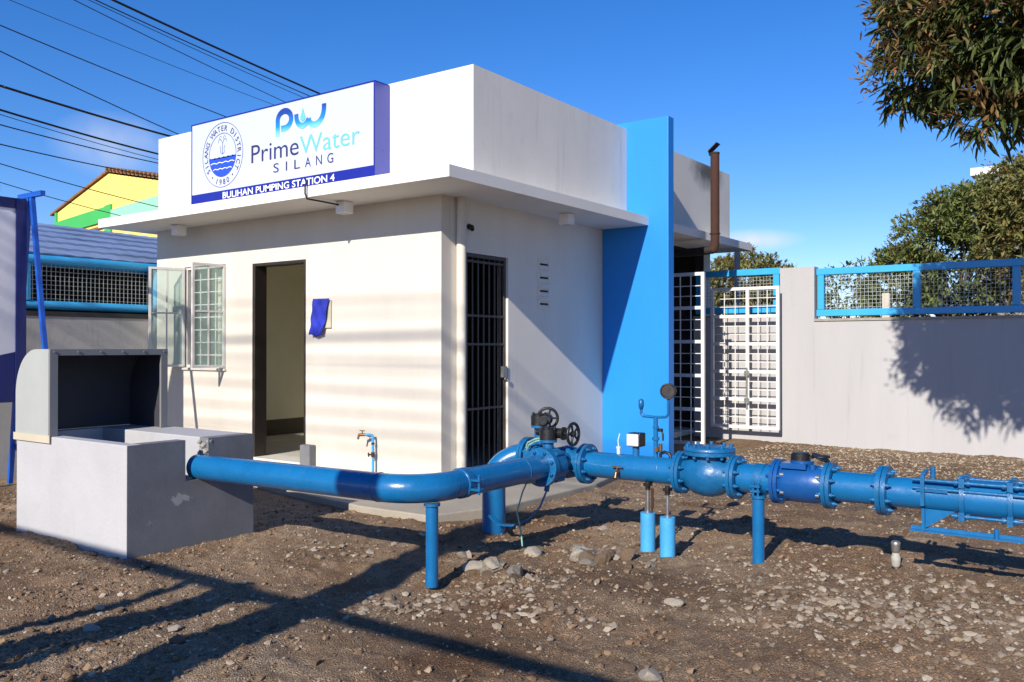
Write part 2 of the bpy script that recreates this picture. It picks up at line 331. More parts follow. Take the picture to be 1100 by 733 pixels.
# ------------------------------------------------------------------ ground
def vnoise(x, y, seed):
    xi = np.floor(x).astype(np.int64); yi = np.floor(y).astype(np.int64); fx = x-xi; fy = y-yi
    def h(a, b):
        n = (a*374761393 + b*668265263 + seed*1442695041) & 0xffffffff
        n = ((n ^ (n >> 13))*1274126177) & 0xffffffff
        return ((n ^ (n >> 16)) & 0xffff)/65535.
    fx = fx*fx*(3-2*fx); fy = fy*fy*(3-2*fy)
    return (h(xi,yi)*(1-fx)+h(xi+1,yi)*fx)*(1-fy) + (h(xi,yi+1)*(1-fx)+h(xi+1,yi+1)*fx)*fy
def sstep(a, b, x):
    t = np.clip((x-a)/(b-a), 0, 1); return t*t*(3-2*t)
def ground_h(x, y):
    x = np.asarray(x, float); y = np.asarray(y, float)
    big = (vnoise(x*.55+3, y*.55, 1)-.5)*.055 + (vnoise(x*1.6, y*1.6, 2)-.5)*.04
    mid = (vnoise(x*4.5, y*4.5, 3)-.5)*.026 + (vnoise(x*10, y*10, 4)-.5)*.013
    fine = (vnoise(x*19+.3, y*19, 5)-.5)*.013 + (vnoise(x*37, y*37+.7, 6)-.5)*.008
    rough = .35+.65*vnoise(x*.9, y*.9, 8)
    near = 1-sstep(14, 30, np.hypot(x, y))
    z = (big*1.0 + (mid*1.7+fine*1.5)*rough)*near - .012
    z += -.055*sstep(9, 12.7, y)
    z += -.15*sstep(7.2, 10.3, -x)                                # the yard falls a little towards the left wall
    z += -.03*np.exp(-((x+3.39)**2+(y-3.9)**2)/.25)
    for bx, by, hh, ss in ((-3.12,4.30,.06,.16), (-2.80,4.88,.035,.22), (-3.55,4.36,.02,.3), (-2.72,3.9,.03,.35), (-1.5,4.0,.02,.5)):
        z += hh*np.exp(-((x-bx)**2+(y-by)**2)/ss**2)*near
    # flatten at the foot of walls and under slabs
    inb = (x > -10.9) & (x < -4.3) & (y > 5.18) & (y < 13.6)
    z = np.where(inb, np.minimum(z, -.03), z)
    return z
gx = np.concatenate([np.array([-400,-200,-100,-60,-40,-28,-20,-16,-13,-11.5,-10.5]), np.arange(-9.8, 1.6, .02), np.array([1.9,2.4,3,4,6,9,13,20,30,50,100,200,400])])
gy = np.concatenate([np.array([-400,-200,-100,-50,-25,-12,-6,-3,-1.5,-.5,.3,.8]), np.arange(1.3, 6.5, .018), np.arange(6.5, 9., .03), np.arange(9., 13.2, .08), np.array([13.6,14.5,16,18,22,30,45,70,120,200,400])])
GX, GY = np.meshgrid(gx, gy); GZ = ground_h(GX, GY)
nx, ny = len(gx), len(gy)
me = bpy.data.meshes.new('ground'); V = np.stack([GX, GY, GZ], -1).reshape(-1, 3)
ii = (np.arange(ny-1)[:, None]*nx + np.arange(nx-1)[None, :]).reshape(-1)
F = np.stack([ii, ii+1, ii+nx+1, ii+nx], -1)
def bulk(me, V, F, smooth=True, mi=None):
    n = F.shape[1]; me.vertices.add(len(V)); me.vertices.foreach_set('co', V.astype(np.float32).ravel())
    me.loops.add(F.size); me.loops.foreach_set('vertex_index', F.astype(np.int32).ravel())
    me.polygons.add(len(F)); me.polygons.foreach_set('loop_start', (np.arange(len(F))*n).astype(np.int32)); 
    me.polygons.foreach_set('use_smooth', np.full(len(F), smooth))
    if mi is not None: me.polygons.foreach_set('material_index', mi.astype(np.int32))
    me.update(calc_edges=True); me.validate()
bulk(me, V, F)
def ground_material():
    m = bpy.data.materials.new('dirt_and_gravel'); m.use_nodes = True; n = m.node_tree.nodes; l = m.node_tree.links; p = n['Principled BSDF']
    tc = n.new('ShaderNodeTexCoord'); O = tc.outputs['Object']
    def noise(sc, det=6, ro=.6):
        z = n.new('ShaderNodeTexNoise'); z.inputs['Scale'].default_value = sc; z.inputs['Detail'].default_value = det; z.inputs['Roughness'].default_value = ro; l.new(O, z.inputs['Vector']); return z.outputs['Fac']
    def ramp(f, stops):
        c = n.new('ShaderNodeValToRGB'); e = c.color_ramp.elements
        for i, (x, col) in enumerate(stops):
            el = e[0] if i == 0 else (e[1] if i == len(stops)-1 else e.new(x)); el.position = x; el.color = (*col, 1)
        l.new(f, c.inputs[0]); return c.outputs[0]
    def mix(f, a, b, bt='MIX'):
        x = n.new('ShaderNodeMixRGB'); x.blend_type = bt
        if isinstance(f, float): x.inputs[0].default_value = f
        else: l.new(f, x.inputs[0])
        l.new(a, x.inputs[1]); l.new(b, x.inputs[2]); return x.outputs[0]
    soil = ramp(noise(1.4), [(.3, (.135,.078,.043)), (.5, (.255,.168,.102)), (.72, (.36,.265,.178))])
    grey = ramp(noise(7), [(.3, (.175,.125,.082)), (.7, (.36,.285,.205))])
    msk = ramp(noise(.75, 8, .7), [(.43, (0,0,0)), (.58, (1,1,1))])
    c = mix(msk, soil, grey)
    damp = ramp(noise(.42, 5, .55), [(.36, (.58,.50,.44)), (.5, (.92,.89,.86)), (.66, (1.18,1.18,1.18))]); c = mix(.8, c, damp, 'MULTIPLY')
    vo = n.new('ShaderNodeTexVoronoi'); vo.inputs['Scale'].default_value = 120; vo.inputs['Randomness'].default_value = 1; l.new(O, vo.inputs['Vector'])
    sp = ramp(vo.outputs['Color'], [(.2, (.6,.58,.56)), (.6, (1,1,1)), (.95, (1.6,1.58,1.55))])
    c = mix(.75, c, sp, 'MULTIPLY')
    sp2 = ramp(noise(160, 3), [(.3, (.62,.6,.58)), (.7, (1.35,1.35,1.35))])
    c = mix(.8, c, sp2, 'MULTIPLY')
    l.new(c, p.inputs['Base Color']); p.inputs['Roughness'].default_value = .95; p.inputs['Specular IOR Level'].default_value = .2
    ad = n.new('ShaderNodeMath'); ad.operation = 'ADD'; l.new(noise(60, 8, .75), ad.inputs[0]); l.new(vo.outputs['Distance'], ad.inputs[1])
    bp = n.new('ShaderNodeBump'); bp.inputs['Strength'].default_value = .9; bp.inputs['Distance'].default_value = .010; l.new(ad.outputs[0], bp.inputs['Height']); l.new(bp.outputs[0], p.inputs['Normal'])
    return m
gm = stain(stain(ground_material(), (-2.86,5.13,0), (.13,.10,.2), (.05,.10,.26), .6, .5), (-2.45,4.6,0), (.75,.30,.3), (.075,.043,.026), .7, 1.1)
me.materials.append(gm)
g = bpy.data.objects.new('ground', me); COL.objects.link(g); struct(g); g['label'] = 'bare brown dirt yard strewn with gravel and rubble'

ap = MB()
ap.prism([(-10.6,6.66,-.08),(-10.6,6.25,-.08),(-8.6,5.9,-.08),(-6.3,5.36,-.08),(-5.3,5.2,-.08),(-4.55,5.22,-.08),(-4.32,5.9,-.08),(-4.30,7.4,-.08),(-4.45,8.1,-.08),(-5.2,8.3,-.08),(-5.64,8.3,-.08),(-5.64,6.66,-.08)], (0,0,.105))
o = build('pavement', ap, M['apron'], bevel=.012); struct(o); o['label'] = 'thin concrete apron along the foot of the pump house'

# ------------------------------------------------------------------ pump house
X0, Y0, XL, YB, ZS, ZT = -5.646, 6.658, -10.56, 13.36, 2.87, 2.98
B = thing('pump_house', 'small white flat-roofed pump house with tall parapet and bright blue fin wall', 'building', (X0, Y0, 0))
T = .15
wm = MB()
def wallx(mb, x0, x1, y0, y1, z0, z1, holes):
    """a wall along X with rectangular holes (hx0,hx1,hz0,hz1), left to right"""
    x = x0
    for a, b, c, d in holes:
        mb.box((x,y0,z0),(a,y1,z1))
        if c > z0: mb.box((a,y0,z0),(b,y1,c))
        if d < z1: mb.box((a,y0,d),(b,y1,z1))
        x = b
    mb.box((x,y0,z0),(x1,y1,z1))
WX0, WX1, WZ0, WZ1 = -9.95, -9.10, 1.09, 2.37
DX0, DX1, DZ1 = -8.573, -7.642, 2.341
wallx(wm, XL, X0, Y0, Y0+T, -.1, ZS, [(WX0,WX1,WZ0,WZ1),(DX0,DX1,.03,DZ1)])
build('wall', wm, M['wall'], B, label='sunlit white front wall of the pump house')
sm_ = MB(); DY0, DY1 = 7.02, 7.79
for a, b, z0, z1 in ((Y0+T,DY0,-.1,ZS),(DY0,DY1,-.1,.04),(DY0,DY1,2.33,ZS),(DY1,9.862,-.1,ZS),(9.862,10.06,-.1,ZS)):
    sm_.box((X0-T,a,z0),(X0,b,z1))
build('wall', sm_, M['side'], B, label='grey-white side wall of the pump house'); sm_ = MB(); sm_.box((XL,Y0+T,-.1),(XL+T,YB,ZS)); sm_.box((XL+T,YB-T,-.1),(X0-T,YB,ZS))
build('wall', sm_, M['side'], B, label='plain rear walls of the pump house')
pc = MB(); pc.box((X0-T,13.10,-.1),(X0,YB,ZS)); build('pillar', pc, M['side'], B, label='end pillar of the open bay behind the fin')
pt = MB(); pt.box((-7.25,Y0+T,.03),(-7.15,YB-T,ZS)); pt.box((XL+T+.012,9.9,.03),(-7.25,10.0,ZS))
build('partition', pt, M['room'], B)
li = MB(); li.box((XL+T,Y0+T,.28),(XL+T+.012,9.9,ZS)); build('interior_wall', li, M['room'], B)
sk = MB(); sk.box((XL+T,Y0+T,.05),(XL+T+.018,9.9,.28)); build('skirting', sk, M['skirt'], B)
dk = MB(); dk.box((-7.15,10.0,.05),(X0-T,10.08,ZS)); dk.box((-7.15,Y0+T,.05),(-7.13,10.0,ZS)); dk.box((-7.13,Y0+T,.05),(X0-T,Y0+T+.012,ZS)); build('partition', dk, M['roomshade'], B)
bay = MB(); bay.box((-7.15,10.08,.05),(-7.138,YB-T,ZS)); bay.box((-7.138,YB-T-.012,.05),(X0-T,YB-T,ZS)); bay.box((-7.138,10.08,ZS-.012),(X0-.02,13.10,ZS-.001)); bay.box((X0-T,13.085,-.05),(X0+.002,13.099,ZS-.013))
build('engine_bay', bay, M['bay'], B, label='open bay behind the blue fin, soot and inner shade painted dark')
fl = MB(); fl.box((XL+T,Y0+.02,-.1),(X0-T,YB-T,.048)); build('floor', fl, M['floor'], B)
rs = MB(); rs.box((-10.80,5.985,ZS),(X0,9.862,ZT)); rs.box((X0,5.985,ZS),(-4.985,9.862,ZT)); rs.box((-10.8,9.862,ZS),(X0,13.2,ZT)); rs.box((X0,10.02,ZS),(-4.985,13.2,ZT))
rs.box((-10.8,13.2,ZS),(-4.985,13.45,ZT))
build('roof', rs, M['soffit'], B, label='thin white overhanging roof slab')
PX, PF, PH = -5.287, 6.715, 4.118
pp = MB(); pp.box((-10.62,PF,ZT),(PX,PF+.13,PH)); pp.box((PX-.13,PF+.13,ZT),(PX,9.861,PH)); pp.box((-10.62,PF+.13,ZT),(-10.49,9.861,PH)); pp.box((-10.49,9.73,ZT),(PX-.13,9.861,PH))
build('parapet', pp, M['parapet'], B, label='front parapet box on the roof slab')
pr_ = MB(); pr_.box((PX-.13,10.03,ZT),(PX,13.29,PH-.03)); pr_.box((-10.62,10.03,ZT),(-10.49,13.29,PH-.03)); pr_.box((-10.49,10.03,ZT),(PX-.13,10.16,PH-.03)); pr_.box((-10.49,13.16,ZT),(PX-.13,13.29,PH-.03))
build('parapet', pr_, M['parapet_soot'], B, label='rear parapet blackened by soot near the rusty exhaust')
# soot stain uses object coordinates of the building: shift it
for nd in M['parapet_soot'].node_tree.nodes:
    if nd.type == 'VECT_MATH' and nd.operation == 'SUBTRACT': nd.inputs[1].default_value = (-5.287-X0, 12.40-Y0, 3.98)
fn = MB(); fn.box((X0,9.862,-.1),(-4.712,10.02,4.205)); build('fin_wall', fn, M['fin'], B, bevel=.008, label='tall bright blue fin wall standing out from the side')
co = MB(); co.cyl((X0+.052,6.91,.02),(X0+.052,6.91,ZS-.002),.05,n=24); build('drain_pipe', co, M['wall'], B, label='white vertical drain pipe beside the barred door')
# front doorway: frame, leaf swung inwards
df = MB(); df.box((DX0,Y0-.012,.05),(DX0+.05,Y0+T+.01,DZ1)); df.box((DX1-.022,Y0-.012,.05),(DX1,Y0+T+.01,DZ1)); df.box((DX0+.05,Y0-.012,DZ1-.035),(DX1-.022,Y0+T+.01,DZ1))
build('door_frame', df, M['darkframe'], B, bevel=.003)
dl = MB(); dl.box((DX1-.07,Y0+T+.02,.07),(DX1-.028,Y0+T+.84,DZ1-.05)); d_ = build('door', dl, M['darkframe'], B, bevel=.003, label='dark front door swung open into the room')
hd = MB(); hd.cyl((DX1-.07,Y0+.92,1.05),(DX1-.13,Y0+.92,1.05),.012); hd.cyl((DX1-.125,Y0+.80,1.05),(DX1-.125,Y0+.93,1.05),.011); build('handle', hd, M['steel'], d_)
th_ = MB(); th_.box((DX0,Y0-.05,-.05),(DX1,Y0+T,.05)); build('threshold', th_, M['floor'], B)
# barred side door
bf = MB(); bf.box((X0-.10,DY0,.04),(X0+.004,DY0+.045,2.33)); bf.box((X0-.10,DY1-.04,.04),(X0-.03,DY1,2.33)); bf.box((X0-.10,DY0+.045,2.29),(X0-.01,DY1-.04,2.33))
bd = build('barred_door', bf, M['bars'], B, bevel=.003, label='dark steel barred door in the side wall')
bb = MB()
for i in range(7):
    y = DY0+.10+i*(DY1-DY0-.19)/6; bb.cyl((X0-.05,y,.06),(X0-.05,y,2.29),.011,n=10)
for z in (.09,.70,1.05,1.38,1.68,2.25)[0:6:1]:
    if z in (.09,.70,1.38,1.68,2.25): bb.box((X0-.062,DY0+.045,z-.012),(X0-.03,DY1-.04,z+.012))
build('bars', bb, M['bars'], bd)
lt = MB(); lt.box((X0-.028,DY1-.10,1.02),(X0+.012,DY1-.03,1.14)); lt.torus((X0+.02,DY1-.065,1.0),(1,0,0),.022,.006,14,6); build('latch', lt, M['steel'], bd)
# reveal of the side door, a thin white jamb catching the sun
# vent blocks
for i, z in enumerate((2.31,2.155,2.0,1.85)):
    vb = MB(); y0, y1 = 8.375, 8.60; x1 = X0+.016
    vb.box((X0,y0,z-.055),(x1,y0+.02,z+.055)); vb.box((X0,y1-.02,z-.055),(x1,y1,z+.055)); vb.box((X0,y0+.02,z+.03),(x1+.012,y1-.02,z+.055)); vb.box((X0,y0+.02,z-.055),(x1,y1-.02,z-.03))
    vb.m = 1; vb.box((X0,y0+.02,z-.012),(X0+.003,y1-.02,z+.012)); vb.m = 0  # dark strip painted where the vent slot is only shaded
    vb.box((X0,y0+.02,z-.03),(X0+.009,y1-.02,z-.012)); vb.box((X0,y0+.02,z+.012),(X0+.009,y1-.02,z+.03))
    build('vent', vb, [M['side'], M['dark']], B)
# window with grille and two casements swung out
wf = MB(); a = .035
wf.box((WX0,Y0+.02,WZ0),(WX0+a,Y0+.09,WZ1)); wf.box((WX1-a,Y0+.02,WZ0),(WX1,Y0+.09,WZ1)); wf.box((WX0+a,Y0+.02,WZ1-a),(WX1-a,Y0+.09,WZ1)); wf.box((WX0+a,Y0+.02,WZ0),(WX1-a,Y0+.09,WZ0+a))
wf.box((WX0-.02,Y0-.03,WZ0-.03),(WX1+.02,Y0+.02,WZ0-.003))
W_ = build('window', wf, M['alu'], B, bevel=.003, label='small front window with white grille and two casements swung open')
gr = MB()
for i in range(1, 5): gr.bar((WX0+a+i*(WX1-WX0-2*a)/5,Y0+.11,WZ0+a),(WX0+a+i*(WX1-WX0-2*a)/5,Y0+.11,WZ1-a),.014,.014)
for i in range(1, 8): gr.bar((WX0+a,Y0+.118,WZ0+i*(WZ1-WZ0)/8),(WX1-a,Y0+.118,WZ0+i*(WZ1-WZ0)/8),.014,.014)
build('grille', gr, M['gatewhite'], W_)
cu = MB()
for k in range(9):
    xa = WX0+.05+k*.045; pts = []
cv, cf = [], []
for i in range(41):
    x = WX0+.42+i*.0105
    for z in (WZ0-.05, WZ1-.02): cv.append((x, Y0+.20+.02*sin(i*1.1), z))
for i in range(40): cf.append((2*i,2*i+2,2*i+3,2*i+1))
cu.add(cv, cf, True); o = build('curtain', cu, M['plaque'], W_); s_ = o.modifiers.new('thick','SOLIDIFY'); s_.thickness = .003
def casement(hx, ang):
    """a glazed leaf hinged at x=hx on the wall face, swung by ang from straight out towards -X"""
    wd = .43; e = Vector((-sin(ang), -cos(ang), 0)); h = Vector((hx, Y0-.005, 0)); nrm = Vector((cos(ang), -sin(ang), 0))
    def q(t, z): return h + e*t + Vector((0,0,z))
    f = MB(); b_ = .028
    for t in (b_/2, wd-b_/2): f.bar(q(t,WZ0+.01), q(t,WZ1-.01), b_, .03, up=nrm)
    for z in (WZ0+.01+b_/2, WZ1-.01-b_/2): f.bar(q(b_,z), q(wd-b_,z), .03, b_)
    zr = WZ0+.60*(WZ1-WZ0)*.9; f.bar(q(b_,zr), q(wd-b_,zr), .02, .02); f.bar(q(wd*.5,WZ0+.04), q(wd*.5,WZ1-.04), .016, .018, up=nrm)
    for z in (WZ0+.2, WZ1-.2, (WZ0+WZ1)/2): f.cyl(q(-.004,z-.03), q(-.004,z+.03), .010, n=8)
    c = build('casement', f, M['alu'], W_)
    p = MB(); p.prism([q(b_,WZ0+.03)-nrm*.002, q(wd-b_,WZ0+.03)-nrm*.002, q(wd-b_,WZ1-.03)-nrm*.002, q(b_,WZ1-.03)-nrm*.002], nrm*.004)
    build('pane', p, M['glass'], c)
casement(WX0+.01, R(22)); casement(WX1-.01, R(6))

# lights under the slab, fixed to the soffit
def soffit_light(x, y, label):
    t = thing('soffit_light', label, 'light', (x,y,ZS-.003), 'surface-mounted lights under the roof slab')
    h = MB(); h.box((x-.065,y-.065,ZS-.125),(x+.065,y+.065,ZS-.003)); build('housing', h, M['letterwhite'], t, bevel=.006)
    l_ = MB(); l_.cyl((x,y,ZS-.13),(x,y,ZS-.124),.048,n=20); build('lens', l_, M['grey_box'], t)
soffit_light(-9.73, 6.43, 'white square soffit light at the left end, above the open window')
soffit_light(-6.75, 6.40, 'white square soffit light with the black cable running into it')
soffit_light(-5.30, 8.45, 'white square soffit light above the row of vents on the shaded side')
soffit_light(-5.30, 10.75, 'white square soffit light behind the blue fin by the rusty exhaust')
cb = MB(); cb.tube([(-6.83,5.96,3.03),(-6.85,5.955,2.98),(-6.85,5.955,2.90),(-6.84,5.97,2.85),(-6.80,6.15,2.84),(-6.77,6.33,2.83)],.009,8)
tag(build('cable', cb, M['cable']), 'short black cable from the sign down to a soffit light', 'cable')
cm = MB(); cm.cyl((X0,7.09,2.60),(X0+.05,7.09,2.58),.03,n=14); cm.cyl((X0+.045,7.09,2.583),(X0+.075,7.06,2.56),.022,n=14)
tag(build('wall_camera', cm, M['black']), 'tiny black camera on the side wall above the barred door', 'camera')

# ------------------------------------------------------------------ signboard with lettering
SX, SZ, SY = -9.03, 3.005, 6.13
S = thing('signboard', 'long white and blue box sign naming the pumping station, on the roof slab', 'sign', (SX,SY,SZ))
sp = MB(); sp.box((SX+.012,SY,SZ+.118),(SX+2.968,SY+.03,SZ+.932)); build('panel', sp, M['sign'], S)
sb = MB(); sb.box((SX+.012,SY-.0015,SZ+.012),(SX+2.968,SY+.03,SZ+.118)); build('band', sb, M['signblue'], S, label='dark blue strip along the bottom of the sign')
sf = MB(); sf.box((SX,SY-.006,SZ),(SX+.012,SY+.2,SZ+.944)); sf.box((SX+2.968,SY-.006,SZ),(SX+2.985,SY+.2,SZ+.944)); sf.box((SX+.012,SY-.006,SZ+.932),(SX+2.968,SY+.2,SZ+.944)); sf.box((SX+.012,SY-.006,SZ),(SX+2.968,SY+.2,SZ+.012)); sf.box((SX+.012,SY+.19,SZ+.012),(SX+2.968,SY+.2,SZ+.932))
build('frame', sf, M['signblue'], S)
sr = MB(); sr.box((SX+2.985,SY-.004,SZ+.002),(SX+2.988,SY+.2,SZ+.93)); build('side_panel', sr, M['signside'], S, label='right-hand side of the sign box, sky reflection painted in paler blue')
def text_raw(s, offset=0, bold=0):
    cu_ = bpy.data.curves.new('t', 'FONT'); cu_.body = s; cu_.size = 1; cu_.offset = offset; cu_.extrude = 0; cu_.resolution_u = 4; cu_.space_character = 1
    ob = bpy.data.objects.new('t', cu_); COL.objects.link(ob); dg = bpy.context.evaluated_depsgraph_get(); dg.update()
    m_ = bpy.data.meshes.new_from_object(ob.evaluated_get(dg)); v = [tuple(p.co) for p in m_.vertices]; f = [tuple(p.vertices) for p in m_.polygons]
    bpy.data.objects.remove(ob); bpy.data.curves.remove(cu_); bpy.data.meshes.remove(m_)
    return v, f
def on_sign(mb, pts, fs, lift=.003):
    mb.add([(SX+u, SY-lift, SZ+v) for u, v in pts], fs)
def sign_text(mb, s, u0, u1, v0, vcap, offset=0, lift=.003, ref='H'):
    """fit the line between u0 and u1, baseline v0, capital top vcap"""
    v, f = text_raw(s, offset); xs = [p[0] for p in v]; cap = max(p[1] for p in text_raw(ref, offset)[0])
    k = (u1-u0)/(max(xs)-min(xs)); kz = (vcap-v0)/cap
    on_sign(mb, [(u0+(p[0]-min(xs))*k, v0+p[1]*kz) for p in v], f, lift)
L1 = MB(); sign_text(L1, 'Prime', 1.10, 1.875, .362, .555, -.003); build('lettering', L1, M['navy'], S)
L2 = MB(); sign_text(L2, 'Water', 1.895, 2.775, .355, .545, -.006, ref='W'); build('lettering', L2, M['cyan'], S)
for i, ch in enumerate('SILANG'):
    L3 = MB(); c = 1.515+i*.168; wd = {'I': .02}.get(ch, .088); sign_text(L3, ch, c-wd/2, c+wd/2, .214, .312, 0, ref='I')
    build('letter', L3, M['navy'], S)
def sign_words(s, u0, u1, v0, vcap, offset, lift, material):
    """one part per word of a line of lettering"""
    v, f = text_raw(s, offset); xs = [p[0] for p in v]; cap = max(p[1] for p in text_raw('H', offset)[0])
    k = (u1-u0)/(max(xs)-min(xs)); kz = (vcap-v0)/cap; x0 = min(xs)
    order = sorted(range(len(f)), key=lambda q_: min(v[i_][0] for i_ in f[q_])); words, reach = [[]], None
    for q_ in order:
        lo = min(v[i_][0] for i_ in f[q_]); hi = max(v[i_][0] for i_ in f[q_])
        if reach is not None and lo-reach > .17: words.append([])
        words[-1].append(f[q_]); reach = hi if reach is None else max(reach, hi)
    for wd_ in words:
        mb = MB(); used = sorted({i_ for fc in wd_ for i_ in fc}); ix = {a: b for b, a in enumerate(used)}
        on_sign(mb, [(u0+(v[i_][0]-x0)*k, v0+v[i_][1]*kz) for i_ in used], [tuple(ix[i_] for i_ in fc) for fc in wd_], lift); build('word', mb, material, S)
    print('words', len(words))
sign_words('BULIHAN PUMPING STATION 4', .595, 2.42, .026, .096, .012, .0045, M['letterwhite'])
def ribbon(mb, path, w_, lift=.003):
    n_ = len(path); L_, R_ = [], []
    ws = w_ if isinstance(w_, list) else [w_]*n_
    for i in range(n_):
        a_ = Vector(path[max(i-1,0)]); b_ = Vector(path[min(i+1,n_-1)]); d = (b_-a_).normalized(); nn = Vector((-d.y, d.x))
        p = Vector(path[i]); L_.append(p+nn*ws[i]/2); R_.append(p-nn*ws[i]/2)
    on_sign(mb, [(p.x,p.y) for p in L_+R_], [(i, n_+i, n_+i+1, i+1) for i in range(n_-1)], lift)
def arc(cx, cy, r, a0, a1, n_=20, ry=None):
    return [(cx+r*cos(R(a0+(a1-a0)*i/n_)), cy+(ry or r)*sin(R(a0+(a1-a0)*i/n_))) for i in range(n_+1)]
# emblem: a rounded p and w, dark blue fading to light cyan at its foot, with a drop
def logo_mat():
    m = mat('emblem_blue_print', (.01,.08,.42), .4, .0, 2); n = m.node_tree.nodes; l = m.node_tree.links
    tc = n.new('ShaderNodeTexCoord'); sx = n.new('ShaderNodeSeparateXYZ'); l.new(tc.outputs['Object'], sx.inputs[0])
    mr = n.new('ShaderNodeMapRange'); mr.inputs[1].default_value = .60; mr.inputs[2].default_value = .84; l.new(sx.outputs[2], mr.inputs[0])
    cr = n.new('ShaderNodeValToRGB'); e = cr.color_ramp.elements; e[0].color = (.22,.66,.82,1); e[1].color = (.012,.045,.27,1); e[1].position = .95
    k = e.new(.4); k.color = (.01,.22,.68,1); l.new(mr.outputs[0], cr.inputs[0]); l.new(cr.outputs[0], n['Principled BSDF'].inputs['Base Color'])
    return m
E_ = MB()
def smooth_path(P, n_=6):
    P = [P[0]]+P+[P[-1]]; out = []
    for i in range(1, len(P)-2):
        for k in range(n_):
            t = k/n_; out.append(tuple(.5*((2*P[i][j])+(-P[i-1][j]+P[i+1][j])*t+(2*P[i-1][j]-5*P[i][j]+4*P[i+1][j]-P[i+2][j])*t*t+(-P[i-1][j]+3*P[i][j]-3*P[i+1][j]+P[i+2][j])*t**3) for j in (0,1)))
    return out+[P[-2]]
ribbon(E_, [(1.540,.595),(1.540,.68),(1.540,.752)] + arc(1.648,.760,.108,178,-100,26,.092) + [(1.595,.668)], .066)
ribbon(E_, smooth_path([(1.838,.79),(1.842,.74),(1.872,.683),(1.93,.655),(1.99,.672),(2.03,.715)]), .062, .0036)
ribbon(E_, smooth_path([(2.028,.715),(2.05,.668),(2.11,.640),(2.18,.655),(2.235,.705),(2.258,.77),(2.262,.835)]), .064)
build('emblem', E_, logo_mat(), S, label='rounded blue letters p and w of the emblem')
dr = MB(); pts = [(1.940,.840)]+[(1.940+.038*cos(R(t)), .738+.038*sin(R(t))) for t in range(35,-216,-10)]
on_sign(dr, pts, [tuple(range(len(pts)))], .0042); build('water_drop', dr, M['cyan'], S)
# (the sign is moved and sized below, once it is complete)
# round seal
cx_, cz_ = .585, .522
K = MB(); ribbon(K, arc(cx_,cz_,.365,0,360,64), .006); ribbon(K, arc(cx_,cz_,.246,0,360,56), .006)
def ring_text(mb, s, r, a0, a1, h, flip=False):
    for i, ch in enumerate(s):
        if ch == ' ': continue
        an = R(a0 + (a1-a0)*i/(len(s)-1)); v, f = text_raw(ch, .006); xs = [p[0] for p in v]; mx_ = (min(xs)+max(xs))/2
        k = h/.73; P = []
        for p in v:
            x = (p[0]-mx_)*k; y = p[1]*k
            if flip: ux, uy = -sin(an), cos(an); rr = r + h - y; P.append((cx_+rr*cos(an)+x*ux, cz_+rr*sin(an)+x*uy))
            else: ux, uy = sin(an), -cos(an); rr = r + y; P.append((cx_+rr*cos(an)+x*ux, cz_+rr*sin(an)+x*uy))
        on_sign(mb, P, f, .0034)
ring_text(K, 'SILANG WATER DISTRICT', .272, 213, -33, .066)
ring_text(K, '1980', .272, 251, 289, .066, True)
for an in (233, 307):
    on_sign(K, [(cx_+.303*cos(R(an))+.011*cos(R(t)), cz_+.303*sin(R(an))+.011*sin(R(t))) for t in range(0,360,45)], [tuple(range(8))])
ribbon(K, [(.585,.53),(.583,.60),(.588,.66)], .006); 
for sg in (-1, 1):
    ribbon(K, [(.587,.655),(.587+sg*.03,.70),(.587+sg*.065,.70),(.587+sg*.075,.665)], .005); ribbon(K, [(.585,.53),(.585+sg*.035,.55),(.585+sg*.03,.60),(.585+sg*.05,.63)], .005)
    ribbon(K, arc(.587+sg*.035,.716,.02,0,300,10), .004)
build('seal', K, M['seal'], S, label='round seal printed with the district name and 1980')
WA = MB(); top = [(cx_+.238*sin(R(t)), 0) for t in ()]
wt = [(cx_-.243+.486*i/30, .495+.010*sin(i*1.25)) for i in range(31)]
bot = arc(cx_, cz_, .243, -6, -174, 30)
on_sign(WA, wt+bot, [tuple(range(len(wt)+len(bot)))], .0026); build('seal_water', WA, M['sealblue'], S)
WW = MB()
for zz, hw in ((.43,.215),(.36,.17)):
    ribbon(WW, [(cx_-hw+2*hw*i/24, zz+.012*abs(sin(i*.52))) for i in range(25)], .008, .0036)
build('seal_wave', WW, M['letterwhite'], S)

S.location = (-9.565, 6.497, 3.105); S.scale = (1.0594,)*3

# ------------------------------------------------------------------ small things on the front wall
q = thing('plaque', 'cream wall plaque partly hidden under a blue cloth', 'plaque', (-7.35,Y0,1.7))
m_ = MB(); m_.box((-7.47,Y0-.022,1.56),(-7.215,Y0,1.86)); build('board', m_, M['plaque'], q, bevel=.004)
cl = MB(); nu, nv = 16, 20; cv, cf = [], []
for j in range(nv+1):
    t = j/nv
    for i in range(nu+1):
        s = i/nu; x = -7.478-.045*t + s*(.262-.055*t) + .006*sin(t*9+s*3); z = 1.885-.40*t - .012*sin(s*3.1)*t + .010*sin(s*9)*t
        y = Y0-.036-.022*t*(.4+.6*abs(sin(s*6.5+t*2.5)))-.008*sin(t*8+s*6)-.006*sin(t*15-s*11); cv.append((x,y,z))
for j in range(nv):
    for i in range(nu): k = j*(nu+1)+i; cf.append((k,k+1,k+nu+2,k+nu+1))
cl.add(cv, cf, True); o = build('cloth', cl, M['cloth']); tag(o, 'crumpled bright blue cloth draped over the wall plaque', 'cloth')
sd = o.modifiers.new('thick','SOLIDIFY'); sd.thickness = .004
q = thing('wall_faucet', 'thin light blue standpipe with brass tap at the front wall', 'faucet', (-6.53,Y0-.06,.02))
